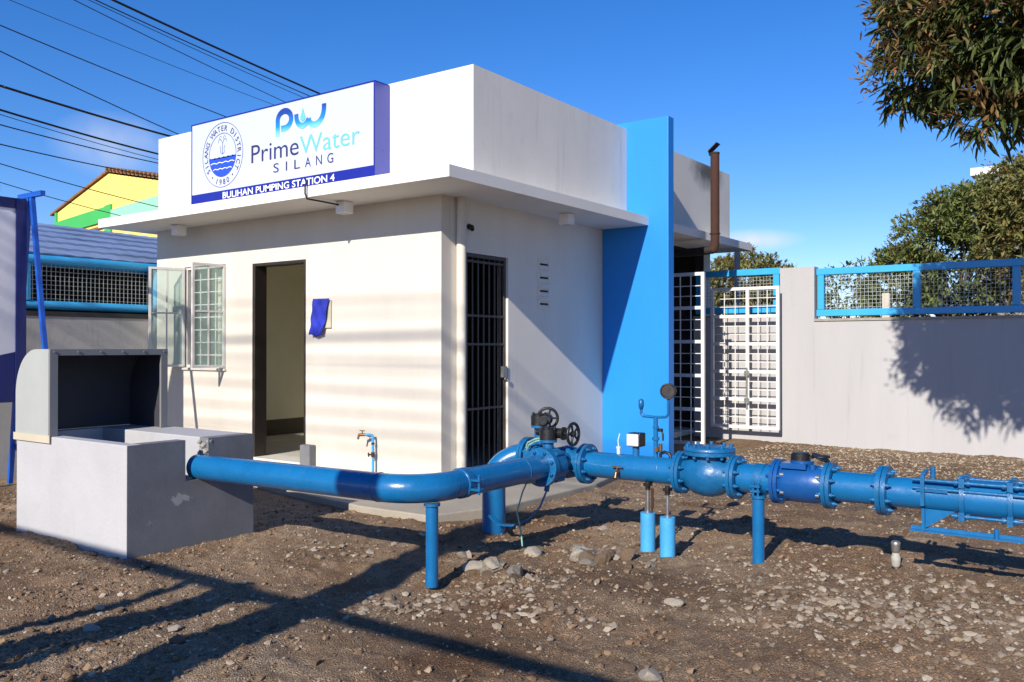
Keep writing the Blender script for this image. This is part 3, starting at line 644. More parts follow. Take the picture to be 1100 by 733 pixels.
m_ = MB(); m_.tube([(-6.53,Y0-.06,.0),(-6.53,Y0-.06,.40),(-6.535,Y0-.065,.425),(-6.55,Y0-.08,.433),(-6.60,Y0-.12,.433)],.014,10); build('pipe', m_, M['palepost'], q)
m_ = MB(); m_.cyl((-6.595,Y0-.115,.433),(-6.645,Y0-.155,.433),.016,n=10); m_.cyl((-6.64,Y0-.15,.44),(-6.65,Y0-.16,.385),.012,n=10); m_.cyl((-6.615,Y0-.13,.44),(-6.615,Y0-.13,.475),.006,n=8); m_.bar((-6.65,Y0-.13,.475),(-6.58,Y0-.13,.475),.012,.008); build('tap', m_, M['brass'], q)
m_ = MB(); m_.cyl((-6.53,Y0-.06,.20),(-6.53,Y0-.06,.25),.02,n=8); m_.cyl((-6.55,Y0-.09,.225),(-6.53,Y0-.06,.225),.008,n=8); m_.torus((-6.555,Y0-.098,.225),(.5,.8,0),.02,.005,12,6); build('valve', m_, M['rust'], q)
m_ = MB(); m_.cyl((-6.53,Y0-.06,.33),(-6.53,Y0-.06,.35),.018,n=8); build('coupling', m_, M['rust'], q)
m_ = MB(); m_.box((-7.63,Y0-.10,-.03),(-7.47,Y0-.004,.26)); tag(build('concrete_block', m_, M['basingrey'].copy(), bevel=.01), 'small grey concrete block against the wall right of the open doorway', 'block')

# ------------------------------------------------------------------ rusty exhaust and gates
q = thing('exhaust_pipe', 'rusty vertical exhaust pipe with flap cap beside the rear parapet', 'exhaust', (-4.86,11.6,2.72))
m_ = MB(); m_.tube([(-4.87+.0,11.6,2.71)]+[(-4.87+.05*0,11.6,2.71)]*0+[(-4.845,11.6,2.73),(-4.83,11.6,2.79),(-4.83,11.6,3.4),(-4.83,11.6,4.06)],.062,18); m_.cyl((-4.83,11.6,2.93),(-4.83,11.6,2.945),.075,n=18); build('pipe', m_, M['rust'], q)
m_ = MB(); m_.tube([(-5.64,11.6,2.70),(-5.1,11.6,2.70),(-4.86,11.6,2.715)],.058,16); build('pipe', m_, M['burnt'], q, label='sooty black horizontal run of the exhaust under the slab')
m_ = MB(); m_.bar((-4.91,11.6,4.09),(-4.78,11.6,4.20),.13,.014); m_.bar((-4.90,11.6,4.04),(-4.91,11.6,4.10),.02,.05); m_.cyl((-4.83,11.6,4.05),(-4.83,11.6,4.075),.066,n=18); build('cap', m_, M['burnt'], q)

def gate_leaf(label, x0, x1, y, z0, z1, nsec, cols, mids):
    t = thing('metal_gate', label, 'gate', ((x0+x1)/2, y, z0), 'white grille gate leaves')
    f = MB(); s_ = .045
    f.box((x0,y-.02,z0),(x0+s_,y+.02,z1)); f.box((x1-s_,y-.02,z0),(x1,y+.02,z1))
    sh = (z1-z0-s_)/nsec
    for k in range(nsec+1):
        z = z0+k*sh
        xs = [x0+s_]+[v for m in mids for v in (m-s_/2, m+s_/2)]+[x1-s_]
        for a_, b_ in zip(xs[::2], xs[1::2]): f.box((a_,y-.019,z),(b_,y+.019,z+s_))
    for m in mids: f.box((m-s_/2,y-.02,z0),(m+s_/2,y+.02,z1))
    build('frame', f, M['gatewhite'], t)
    gq = MB()
    edges = [x0+s_]+[v for m in mids for v in (m-s_/2, m+s_/2)]+[x1-s_]
    for a_, b_ in zip(edges[::2], edges[1::2]):
        for c in range(1, cols): x = a_+(b_-a_)*c/cols; gq.bar((x,y,z0+s_),(x,y,z1),.011,.010,up=(0,1,0))
        for k in range(nsec):
            for r_ in (1, 2): z = z0+k*sh+s_+(sh-s_)*r_/3; gq.bar((a_,y+.004,z),(b_,y+.004,z),.010,.011)
    build('grille', gq, M['gatewhite'], t)
    return t
gate_leaf('white grille gate leaf next to the blue fin wall, in shade', -5.61, -4.75, 11.05, .03, 2.36, 5, 5, [])
g2 = gate_leaf('white grille gate leaf swung open against the pale grey perimeter wall', -5.27, -4.225, 12.50, .15, 2.235, 5, 3, [-4.70])
m_ = MB(); m_.box((-4.735,12.44,.52),(-4.665,12.478,.60)); m_.box((-4.735,12.44,.92),(-4.665,12.478,1.0)); m_.cyl((-4.70,12.45,.45),(-4.70,12.45,1.05),.012,n=8); build('bolt', m_, M['steel'], g2)

# ------------------------------------------------------------------ perimeter walls and mesh fences
PY = 12.70
q = thing('perimeter_wall', 'long pale grey perimeter wall with a raised pier, right of the gates', 'wall', (-3.5,PY,0))
m_ = MB(); m_.box((-5.64,PY,-.2),(-4.285,PY+.2,1.80)); m_.box((-4.285,PY,-.2),(-3.79,PY+.2,2.505)); m_.box((-3.79,PY,-.2),(9,PY+.2,1.72)); build('wall', m_, M['perim'], q)
m_ = MB(); m_.box((-3.79,PY-.02,1.72),(9,PY+.22,1.755)); m_.box((-5.64,PY-.02,1.80),(-4.285,PY+.22,1.83)); build('coping', m_, M['rough_cement'], q)
def mesh_fence(label, p, q_, z0, z1, posts, sp=.052, tb=.095, rnd=False, wire=.0045):
    """square-tube frame between p and q_ (xy) with welded wire mesh"""
    p = Vector((*p,0)); q_ = Vector((*q_,0)); d = (q_-p).normalized(); Ln = (q_-p).length
    t = thing('mesh_fence', label, 'fence', (*p.xy, z0), 'blue framed mesh fences on top of the walls')
    at = lambda s, z: p + d*s + Vector((0,0,z))
    for z in (z0+tb/2, z1-tb/2):
        f = MB()
        if rnd: f.cyl(at(0,z), at(Ln,z), tb/2, n=16)
        else: f.bar(at(0,z), at(Ln,z), tb, tb)
        build('rail', f, M['fence'], t, bevel=0 if rnd else .008)
    for s in posts:
        f = MB()
        if rnd: f.cyl(at(s,z0+tb), at(s,z1-tb), tb/2, n=16)
        else: f.bar(at(s,z0+tb), at(s,z1-tb), tb, tb*.96, up=d)
        build('post', f, M['fence'], t, bevel=0 if rnd else .008)
    mm = MB(); s = sp/2
    while s < Ln: mm.bar(at(s,z0+tb), at(s,z1-tb), wire, wire, up=d); s += sp
    z = z0+tb+sp/2
    while z < z1-tb: mm.bar(at(0,z)+Vector((-d.y,d.x,0))*wire, at(Ln,z)+Vector((-d.y,d.x,0))*wire, wire, wire); z += sp
    build('wire_mesh', mm, M['fence_wire'], t)
mesh_fence('sky blue framed mesh fence on the right-hand perimeter wall', (-3.775,PY+.09), (8,PY+.09), 1.79, 2.475, [.06,1.33,2.50,3.77,5.0,6.3,7.6,8.9,10.2,11.6])
mesh_fence('short sky blue mesh fence panel behind the open gate leaf', (-5.63,PY+.09), (-4.30,PY+.09), 1.86, 2.52, [.05,1.27])
LX = -10.63
q = thing('perimeter_wall', 'grey perimeter wall behind the metal hood, at the left edge', 'wall', (LX,4,0))
m_ = MB(); m_.box((LX-.2,-2,-.4),(LX,9.4,1.72)); build('wall', m_, M['perim_left'], q)
m_ = MB(); m_.box((LX-.22,-2,1.72),(LX+.01,9.4,1.78)); build('coping', m_, M['dark'], q)  # dark strip stands in for the shadow gap under the rail
mesh_fence('round blue railed mesh fence on the left grey wall, under the blue roof', (LX-.1,-1.6), (LX-.1,9.2), 1.80, 2.46, [.1,2.2,4.2,6.66,8.36,10.3], .055, .11, True, .006)

# shed with blue roof
q = thing('shed', 'open shed with corrugated blue metal roof behind the left wall', 'shed', (-12.5,4,0))
m_ = MB(); cv, cf = [], []; ys = np.arange(-3, 14.2, .03); rows = 6; xs_ = np.linspace(-10.86, -15.2, rows*2)
zs_ = []
for r_ in range(rows):
    zs_ += [2.50+.165*r_, 2.50+.165*(r_+1)-.03]
xs_ = []
for r_ in range(rows): xs_ += [-10.86-.70*r_, -10.86-.70*(r_+1)+.002]
for xx, zz in zip(xs_, zs_):
    for y in ys: cv.append((xx, y, zz+.007*abs(sin(y*pi/.24)) - .012*(y-5)*.9))
n_ = len(ys)
for i in range(len(xs_)-1):
    for k in range(n_-1): cf.append((i*n_+k, i*n_+k+1, (i+1)*n_+k+1, (i+1)*n_+k))
m_.add(cv, cf, False); o = build('roof', m_, M['blueroof'], q); o.modifiers.new('thick','SOLIDIFY').thickness = .02
m_ = MB(); m_.box((-15.1,-2.9,0),(-14.9,14,3.2)); m_.box((-14.9,-3.0,0),(-11.0,-2.9,2.3)); m_.box((-14.9,13.9,0),(-11.0,14,2.3)); build('wall', m_, M['dark'], q)  # walls coloured dark in place of the shaded shed inside
m_ = MB(); m_.cyl((-10.93,-3,2.475),(-10.93,14,2.475-.18),.045,n=12); build('gutter', m_, M['fence'], q)
for yy in (-2.5, 1.2, 5.0, 8.6):
    m_ = MB(); m_.box((-11.2,yy-.06,0),(-11.08,yy+.06,2.42)); build('post', m_, M['dark'], q)

# yellow house far left
Lp = np.array([-30.26,15.17]); hd_ = np.array([.984,-.179]); hb = np.array([.179,.984])
def hp(s, z, b=0): return (Lp[0]+hd_[0]*s+hb[0]*b, Lp[1]+hd_[1]*s+hb[1]*b, z)
q = thing('yellow_house', 'yellow house with green bands and brown tiled roof beyond the shed', 'house', hp(6,0))
prof = [hp(.15,0),hp(12,0),hp(12,5.25),hp(5.26,6.55),hp(.15,5.85)]
ext = Vector((hb[0]*9,hb[1]*9,0))
m_ = MB(); m_.prism(prof, ext); build('wall', m_, M['yellow'], q)
def slab_(s0, z0, s1, z1, c, b=-.06): 
    mm = MB(); mm.prism([hp(s0,z0,b),hp(s1,z0,b),hp(s1,z1,b),hp(s0,z1,b)], Vector((hb[0]*.05,hb[1]*.05,0))); return mm
build('band', slab_(.5,5.13,5.05,5.57,0), M['green'], q); build('band', slab_(5.05,4.3,5.55,5.60,0), M['green'], q, label='green corner pilaster'); build('band', slab_(.35,5.13,.5,5.9,0), M['green'], q, label='green edge strip')
build('band', slab_(5.56,4.9,11.9,5.42,0), M['teal'], q, label='pale teal band'); 
wn = slab_(1.2,4.95,5.0,5.02,0); wn.m = 0; build('ledge', wn, M['rooftile'], q)
m_ = MB()
for (sa,za),(sb_,zb) in (((-.15,5.86),(5.26,6.60)),((5.26,6.60),(12.4,5.22))):
    m_.prism([hp(sa,za,-.06),hp(sb_,zb,-.06),hp(sb_,zb+.07,-.06),hp(sa,za+.07,-.06)], Vector((hb[0]*9.6,hb[1]*9.6,0)))
for k in range(24):
    s = 5.4+k*.29; z = 6.60-(s-5.26)*.193+.09; m_.cyl(hp(s,z,-.15), hp(s,z,.5), .06, n=8)
build('roof', m_, M['rooftile'], q)

# far pale building at the right edge
q = thing('far_building', 'pale flat-roofed building showing above the trees at the right edge', 'building', (0,46,0))
m_ = MB(); m_.box((-6.15,45,0),(6,55,9.2)); build('wall', m_, M['fargrey'], q)
m_ = MB(); m_.box((-6.3,44.8,9.2),(6.2,55.2,9.55)); build('roof', m_, M['farwhite'], q)
for k in range(3):
    m_ = MB(); m_.box((-4.6+k*2.6,44.93,7.0),(-3.2+k*2.6,44.995,8.4)); build('window', m_, M['dark'], q)

# ------------------------------------------------------------------ banner stand at the far left
BX, BY = -9.64, 4.54
q = thing('banner_stand', 'tall blue A-frame banner stand with blank grey sheet at the left edge', 'banner stand', (BX,BY-.7,-.05))
m_ = MB(); m_.box((BX-.012,2.4,1.03),(BX+.012,BY-.105,2.81)); build('banner', m_, M['banner'], q)
m_ = MB(); m_.box((BX-.016,2.4,.77),(BX+.016,BY-.105,1.03)); m_.box((BX-.03,BY-.105,.755),(BX+.03,BY,2.92)); m_.box((BX-.02,2.4,2.81),(BX+.02,BY-.105,2.92))
m_.prism([(BX+.0125,3.2,1.03),(BX+.0125,BY-.105,1.03),(BX+.0125,BY-.105,1.30)],(.003,0,0)); build('frame', m_, M['darkblue'], q)
m_ = MB(); m_.bar((BX-.22,BY+.045,2.97),(BX+.28,BY+.045,2.97),.05,.05); build('crossbar', m_, M['royal'], q)
for a_, b_ in (((BX-.01,BY+.045,2.94),(-10.06,BY+.045,-.14)), ((BX+.05,BY+.045,2.94),(-9.05,BY+.045,-.14))):
    m_ = MB(); m_.bar(a_, b_, .045, .045); build('leg', m_, M['royal'], q)
m_ = MB(); m_.bar((-10.0,BY+.075,.27),(-9.12,BY+.075,.27),.03,.04); m_.bar((-10.02,BY+.09,.24),(-10.02,BY+.28,.22),.05,.05); build('brace', m_, M['royal'], q)
q = thing('floodlight', 'small dark floodlight on top of the blue banner stand', 'floodlight', (BX,BY-.3,2.92))
m_ = MB(); m_.box((BX-.02,BY-.40,2.92),(BX+.01,BY-.36,2.97)); build('bracket', m_, M['steel'], q)
m_ = MB(); m_.prism([(BX+.08,BY-.48,2.955),(BX-.07,BY-.48,2.965),(BX-.06,BY-.48,3.055),(BX+.08,BY-.48,3.025)],(0,.19,0)); build('housing', m_, M['fargrey'], q, bevel=.006)

# ------------------------------------------------------------------ concrete basin and metal hood
bx0, bx1, by0, by1, bz = -6.73, -5.266, 3.113, 4.095, .718
q = thing('concrete_basin', 'white and grey concrete basin with one notched side under a metal hood', 'basin', (-6,3.6,0))
m_ = MB(); m_.box((bx0,by0,-.1),(bx1-.004,by0+.10,bz)); m_.box((bx0,by0+.10,-.1),(bx0+.1,by1,bz)); m_.box((bx0+.1,3.72,-.1),(bx1-.1,by1,bz))
build('wall', m_, M['basinwhite'], q, bevel=.006)
def setobj(mt, off):
    for nd in mt.node_tree.nodes:
        if nd.type == 'VECT_MATH' and nd.operation == 'SUBTRACT': nd.inputs[1].default_value = tuple(a-b for a, b in zip(nd.inputs[1].default_value, off))
setobj(M['basingrey'], (-6,3.6,0))
m_ = MB(); m_.box((bx1-.1,by0+.10,-.1),(bx1,3.535,bz)); m_.box((bx1-.1,3.535,-.1),(bx1,3.715,.44)); m_.box((bx1-.1,3.715,-.1),(bx1,by1,bz)); m_.box((bx1-.004,by0+.002,-.1),(bx1,by0+.10,bz-.001))
build('wall', m_, M['basingrey'], q, label='unpainted grey cement end wall with a broken notch around the pipe')
m_ = MB(); m_.box((bx0+.1,by0+.1,.0),(bx1-.1,3.72,.12)); build('floor', m_, M['rough_cement'], q)
rk = random.Random(3)
m_ = MB()
for i in range(16):
    px, py, pz = bx1-.1+rk.random()*.09, 3.70+rk.random()*.05, .60+rk.random()*.1; r_ = .012+rk.random()*.016
    m_.lathe([(0,-r_),(r_*.8,-r_*.5),(r_,.1*r_),(r_*.6,r_*.7),(0,r_)], (px,py,pz), (rk.random(),rk.random(),rk.random()+.2), 6, False)
build('broken_edge', m_, M['rough_cement'], q)
q = thing('metal_hood', 'white quarter-round sheet metal hood with dark inside on the basin', 'hood', (-6.5,3.6,bz))
hz0, hz1, hx0, hx1, hy0, hy1 = bz+.002, 1.335, -6.73, -6.25, 3.105, 4.02
prof = [(hx1,hz0),(hx1,hz1)]+[(-6.43+.30*cos(R(t))*1.0, hz1-.33+.33*sin(R(t))) for t in range(90,181,8)]+[(hx0,hz0)]
for yy in (hy0, hy1-.02):
    m_ = MB(); m_.prism([(x,yy,z) for x, z in prof], (0,.02,0)); build('side_panel', m_, M['hood'], q)
m_ = MB(); inner = prof[1:]; n_ = len(inner)
V_ = [(x,y,z) for y in (hy0+.02,hy1-.02) for x, z in inner]
off = []
for x, z in inner: off.append((x if x >= hx1-1e-6 else x+.012, z-.012 if z > hz0+.01 else z))
V_ += [(x,y,z) for y in (hy0+.02,hy1-.02) for x, z in off]
fs = [(k, k+1, n_+k+1, n_+k) for k in range(n_-1)]
m_.add(V_, fs, True); build('shell', m_, M['hood'], q)
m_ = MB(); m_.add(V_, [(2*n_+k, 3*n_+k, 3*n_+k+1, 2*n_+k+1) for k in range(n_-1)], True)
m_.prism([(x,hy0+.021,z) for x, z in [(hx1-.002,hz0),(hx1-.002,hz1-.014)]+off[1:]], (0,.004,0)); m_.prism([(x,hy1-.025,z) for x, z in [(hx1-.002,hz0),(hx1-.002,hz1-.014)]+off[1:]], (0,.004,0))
build('inner_shade', m_, M['inner_shade'], q, label='inside of the hood with its shade painted dark')
m_ = MB(); m_.box((hx1,hy0-.001,hz0),(hx1+.022,hy0+.055,hz1)); m_.box((hx1,hy1-.055,hz0),(hx1+.022,hy1+.001,hz1)); m_.box((hx1,hy0+.055,hz1-.045),(hx1+.022,hy1-.055,hz1))
for yy in np.linspace(hy0+.03, hy1-.03, 6): m_.cyl((hx1+.022,yy,hz1-.02),(hx1+.028,yy,hz1-.02),.008,n=8)
build('lip', m_, M['hoodgrey'], q)
m_ = MB(); m_.box((hx0-.012,hy0-.010,bz-.045),(hx1+.03,hy0-.002,bz+.008)); build('flashing', m_, M['plaque'], q)

# ------------------------------------------------------------------ pipework
PZ, PR, LY, VX, RY = .52, .085, 3.762, -3.37, 5.38
def pipe_label(o): return o
q = thing('water_pipe', 'blue water pipe leaving the basin and bending at an elbow', 'pipe', (-4.5,LY,PZ))
m_ = MB(); m_.cyl((-5.33,3.665,PZ),(-3.66,LY,PZ),PR,n=32); build('pipe', m_, M['pipe'], q)
eb = 0.29
m_ = MB(); m_.tube([(VX-eb+eb*sin(R(t)), LY+eb-eb*cos(R(t)), PZ) for t in range(0,91,6)],PR*1.005,32); build('elbow', m_, M['pipe'], q)
m_ = MB(); m_.cyl((VX,LY+eb,PZ),(VX,5.02,PZ),PR,n=32); m_.torus((VX,LY+eb+.09,PZ),(0,1,0),PR-.003,.008,28,6); m_.torus((VX,4.80,PZ),(0,1,0),PR-.003,.006,28,6); build('pipe', m_, M['pipe'], q)
m_ = MB(); m_.torus((-3.665,LY,PZ),(1,0,0),PR-.002,.006,28,6); build('weld', m_, M['pipe2'], q)
m_ = MB(); m_.cyl((VX,4.14,PZ),(VX,4.19,PZ),PR+.008,n=32); m_.bar((VX+.085,4.165,PZ+.028),(VX+.16,4.165,PZ+.028),.05,.012); m_.bar((VX+.085,4.165,PZ-.028),(VX+.16,4.165,PZ-.028),.05,.012); m_.cyl((VX+.135,4.165,PZ-.06),(VX+.135,4.165,PZ+.06),.008,n=8)
build('clamp', m_, M['pipe2'], q)
m_ = MB(); m_.flange((VX,5.045,PZ),(0,1,0)); build('flange', m_, M['pipe2'], q)

def support_post(x, y, label, r=.037):
    t = thing('support_post', label, 'post', (x,y,0), 'round blue posts under the pipes')
    z0 = -.06
    m_ = MB(); m_.cyl((x,y,z0),(x,y,PZ-PR-.012),r,n=24); build('post', m_, M['pipe'], t)
    m_ = MB(); m_.cyl((x,y,PZ-PR-.02),(x,y,PZ-PR-.004),r+.012,n=20); build('saddle', m_, M['pipe2'], t)
    return t
support_post(-3.395, 3.92, 'round blue post holding up the pipe elbow in front of the basin')
support_post(-1.93, 5.31, 'round blue post under the clamp between check valve and deep blue meter')

q = thing('riser_pipe', 'thick blue riser pipe coming out of the ground and bending to the gearbox valve', 'pipe', (-3.93,5.22,0))
m_ = MB(); path = [(-3.93,5.24,-.1),(-3.93,5.24,.32)]
m_.cyl((-3.93,5.24,-.1),(-3.93,5.24,.36),.088,n=28); build('pipe', m_, M['pipe'], q)
m_ = MB(); m_.tube([(-3.93,5.24,.35)]+[(-3.93+.22*(1-cos(R(t))), 5.24+.14*(1-cos(R(t)))*.95, .35+.20*sin(R(t))) for t in range(8,91,7)]+[(-3.70,RY,.55)],.083,28); build('elbow', m_, M['pipe'], q)
m_ = MB(); m_.flange((-3.71,RY,PZ+.02),(1,0,0),r=.14); build('flange', m_, M['pipe2'], q)

q = thing('pipe_tee', 'blue flanged tee where the pipes meet below the handwheels', 'pipe fitting', (VX,RY,PZ))
m_ = MB(); m_.cyl((-3.54,RY,PZ),(-3.23,RY,PZ),.092,n=28); m_.cyl((VX,5.18,PZ),(VX,RY,PZ),.092,n=28); m_.lathe([(0.0,-.12),(.08,-.1),(.112,-.04),(.112,.04),(.08,.1),(0,.12)],(VX,RY,PZ),(0,0,1)); build('body', m_, M['pipe2'], q)

def gear_valve(name, label, c, along, wheel_dir, wheel_off, gz=.255):
    """wafer valve with a black worm gearbox and a handwheel; c centre, along the pipe axis"""
    c = Vector(c); al = Vector(along); side = Vector(wheel_dir)
    t = thing(name, label, 'valve', tuple(c), 'valves with black gearboxes')
    m_ = MB(); m_.cyl(c-al*.06, c+al*.06, .125, n=30); m_.cyl(c-al*.075, c+al*.075, .10, n=30)
    m_.cyl(c+Vector((0,0,.10)), c+Vector((0,0,gz-.055)), .038, n=18); m_.cyl(c+Vector((0,0,gz-.06)), c+Vector((0,0,gz-.043)), .062, n=18)
    for i in range(4):
        a_ = R(45+90*i); d = al.cross(Vector((0,0,1)))*cos(a_)+Vector((0,0,1))*sin(a_); m_.cyl(c+d*.125-al*.05, c+d*.125+al*.05, .018, n=12)
    build('body', m_, M['pipe2'], t)
    g = c+Vector((0,0,gz))
    m_ = MB(); m_.cyl(g-Vector((0,0,.042)), g+Vector((0,0,.03)), .062, n=20); m_.cyl(g+Vector((0,0,.03)), g+Vector((0,0,.042)), .045, n=20)
    o2 = al.cross(Vector((0,0,1))) if abs(side.dot(al)) > .5 else al
    m_.cyl(g+o2*.055-side*.085, g+o2*.055+side*.085, .036, n=16); m_.cyl(g+o2*.055+side*.085, g+o2*.055+side*.10, .046, n=16); m_.cyl(g+o2*.055-side*.13, g+o2*.055-side*.085, .026, n=12)
    for i in range(6): a_ = R(60*i); m_.cyl(g+Vector((.05*cos(a_),.05*sin(a_),.03)), g+Vector((.05*cos(a_),.05*sin(a_),.05)), .008, n=6)
    build('gearbox', m_, M['black'], t, bevel=0)
    h = g+o2*.055+side*wheel_off
    m_ = MB(); m_.cyl(g+o2*.055+side*.09, h, .012, n=10); m_.torus(h, side, .075, .011, 28, 8); m_.cyl(h-side*.012, h+side*.014, .022, n=12)
    a_, b_ = m_.frame_of(side)
    for i in range(5): d = a_*cos(2*pi*i/5)+b_*sin(2*pi*i/5); m_.cyl(h+d*.015, h+d*.073, .0075, n=8)
    build('handwheel', m_, M['black'], t)
gear_valve('butterfly_valve', 'blue geared valve on the riser side, handwheel facing the wall', (-3.615,RY,PZ+.02), (1,0,0), (-.45,.89,0), .15, .275)
gear_valve('butterfly_valve', 'blue geared valve behind the front flange, handwheel out to the right', (VX,5.13,PZ), (0,1,0), (1,0,0), .17, .225)
q = MB(); q.tube([(-3.62,5.22,.62),(-3.60,5.21,.66),(-3.53,5.20,.69),(-3.47,5.19,.70),(-3.44,5.185,.68)],.007,8); q.tube([(-3.62,5.225,.60),(-3.585,5.205,.645),(-3.52,5.195,.675),(-3.45,5.185,.69)],.006,8)
tag(build('cord', q, M['rope']), 'yellow-green cord looped around the geared valve', 'cord')
q = MB(); q.tube([(-3.42,4.92,.44),(-3.40,4.905,.425),(-3.43,4.90,.36),(-3.47,4.89,.22),(-3.43,4.88,.10),(-3.41,4.87,.0)],.006,8); q.tube([(-3.46,4.92,.432),(-3.40,4.90,.425),(-3.34,4.92,.435)],.008,8)
tag(build('cord', q, M['rope']), 'pale green cord hanging from the pipe down to the dirt', 'cord')
q = MB(); pts = [(-3.86,5.10,.12),(-3.74,5.06,.075),(-3.62,5.05,.085),(-3.50,5.07,.14),(-3.42,5.10,.23),(-3.38,5.12,.34),(-3.375,5.13,.40)]
pts2 = []
for i in range(len(pts)-1):
    for k in range(4): t = k/4; pts2.append(tuple(pts[i][j]*(1-t)+pts[i+1][j]*t for j in range(3)))
pts2.append(pts[-1])
for a_, b_ in zip(pts2[:-1], pts2[1:]): q.bar(a_, Vector(b_)+(Vector(b_)-Vector(a_))*.08, .035, .012)
tag(build('steel_strap', q, M['pipe2']), 'curved flat blue steel strap under the valve flange', 'strap')

# right-hand line
q = thing('water_pipe', 'straight blue pipe run between the tee and the check valve', 'pipe', (-2.8,RY,PZ))
m_ = MB(); m_.cyl((-3.18,RY,PZ),(-2.50,RY,PZ),PR+.004,n=32); m_.torus((-2.62,RY,PZ),(1,0,0),PR,.006,28,6); build('pipe', m_, M['pipe'], q)
m_ = MB(); m_.flange((-3.205,RY,PZ),(1,0,0),r=.142); build('flange', m_, M['pipe2'], q)
q = thing('brass_tap', 'small brass tap screwed into the front of the pipe', 'tap', (-2.9,RY-PR,PZ-.02))
m_ = MB(); m_.cyl((-2.9,RY-PR,PZ-.02),(-2.9,RY-PR-.05,PZ-.025),.012,n=10); m_.cyl((-2.9,RY-PR-.04,PZ-.02),(-2.9,RY-PR-.055,PZ-.06),.011,n=10); build('body', m_, M['brass'], q)
m_ = MB(); m_.cyl((-2.9,RY-PR-.03,PZ-.02),(-2.9,RY-PR-.03,PZ+.012),.006,n=8); m_.bar((-2.94,RY-PR-.03,PZ+.014),(-2.86,RY-PR-.03,PZ+.012),.014,.008); build('handle', m_, M['brass'], q)

def instrument_stub(mb, x, z1, r=.014): mb.cyl((x,RY,PZ+PR-.01),(x,RY,z1),r,n=12)
q = thing('pressure_switch', 'small square pressure switch with grey lid on the pipe', 'pressure switch', (-2.815,RY,PZ+PR))
m_ = MB(); instrument_stub(m_, -2.815, .665, .024); build('stub', m_, M['pipe'], q)
m_ = MB(); m_.box((-2.865,RY-.04,.668),(-2.765,RY+.05,.762)); build('box', m_, M['black'], q, bevel=.008)
m_ = MB(); m_.box((-2.86,RY-.058,.673),(-2.77,RY-.0405,.757)); build('lid', m_, M['grey_box'], q, bevel=.008)
q = thing('pressure_gauge', 'round black pressure gauge on branched blue tubing above the pipe', 'gauge', (-2.66,RY,PZ+PR))
m_ = MB(); instrument_stub(m_, -2.665, .88, .016); m_.cyl((-2.665,RY,.72),(-2.665,RY,.74),.026,n=8); m_.cyl((-2.665,RY,.80),(-2.665,RY,.815),.022,n=8)
m_.tube([(-2.775,RY,.93),(-2.775,RY,.895),(-2.76,RY,.88),(-2.665,RY,.875),(-2.59,RY,.88),(-2.572,RY,.90),(-2.572,RY,1.02)],.010,10); build('tubing', m_, M['pipe'], q)
m_ = MB(); m_.lathe([(0,0),(.012,0),(.02,.03),(.018,.06),(.008,.07),(0,.07)],(-2.775,RY,.925)); build('air_valve', m_, M['pipe'], q)
m_ = MB(); ax = Vector((-.32,.94,0)).normalized(); gc = Vector((-2.572,RY,1.055)); m_.cyl(gc-ax*.022, gc+ax*.022, .052, n=28); m_.torus(gc-ax*.022, ax, .048, .006, 28, 6); build('case', m_, M['black'], q)
m_ = MB(); m_.cyl(gc-ax*.0235, gc-ax*.0222, .042, n=28); build('dial', m_, mat('dark_dial', (.045,.04,.04), .25, .1, 20), q)
m_ = MB(); m_.bar(gc-ax*.0245+Vector((0,0,-.012)), gc-ax*.0245+Vector((.012,0,.026)), .004, .002); build('needle', m_, M['rust'], q)
m_ = MB(); m_.cyl((-2.665,RY,.66),(-2.62,RY-.02,.66),.016,n=10); m_.cyl((-2.62,RY-.02,.65),(-2.62,RY-.02,.70),.013,n=10); m_.cyl((-2.64,RY-.009,.66),(-2.64,RY-.045,.66),.014,n=10); build('valve', m_, M['brass'], q)
m_ = MB(); m_.tube([(-2.63,RY,PZ+PR-.005),(-2.63,RY,.63),(-2.60,RY,.645),(-2.565,RY,.635),(-2.555,RY,.61)],.011,8); build('valve', m_, M['black'], q)
m_ = MB(); m_.cyl((-2.63,RY,.78),(-2.63,RY,.80),.018,n=8); m_.tube([(-2.66,RY,.79),(-2.625,RY,.795),(-2.612,RY,.76),(-2.612,RY,.72)],.007,8); build('valve', m_, M['black'], q)
q = MB(); q.cyl((-2.95,RY,PZ+PR-.004),(-2.95,RY,.645),.014,n=10); q.cyl((-2.95,RY,.645),(-2.95,RY,.66),.018,n=10); q.tube([(-2.95,RY,.66),(-2.955,RY,.70),(-2.94,RY,.75)],.005,6)
tag(build('sight_tube', q, M['clearplastic']), 'small clear plastic fitting left of the pressure switch', 'fitting')

# check valve
q = thing('check_valve', 'bulging blue check valve with a wide round lid', 'valve', (-2.28,RY,PZ))
m_ = MB(); m_.lathe([(.088,-.17),(.095,-.14),(.128,-.09),(.142,-.02),(.142,.03),(.125,.09),(.098,.13),(.09,.16)],(-2.285,RY,PZ),(1,0,0),32); m_.cyl((-2.285,RY,PZ+.08),(-2.285,RY,.655),.115,n=32); build('body', m_, M['pipe2'], q)
for x in (-2.472, -2.098):
    m_ = MB(); m_.flange((x,RY,PZ),(1,0,0),r=.14); build('flange', m_, M['pipe2'], q)
m_ = MB(); m_.cyl((-2.28,RY,.652),(-2.28,RY,.676),.165,n=40); m_.lathe([(.165,0),(.165,.018),(.155,.024),(.0,.026)],(-2.28,RY,.679),(0,0,1),40)
for i in range(10): a_ = 2*pi*i/10; m_.cyl((-2.28+.145*cos(a_),RY+.145*sin(a_),.69),(-2.28+.145*cos(a_),RY+.145*sin(a_),.722),.012,n=6); m_.cyl((-2.28+.145*cos(a_),RY+.145*sin(a_),.632),(-2.28+.145*cos(a_),RY+.145*sin(a_),.652),.012,n=6)
build('lid', m_, M['pipe2'], q)
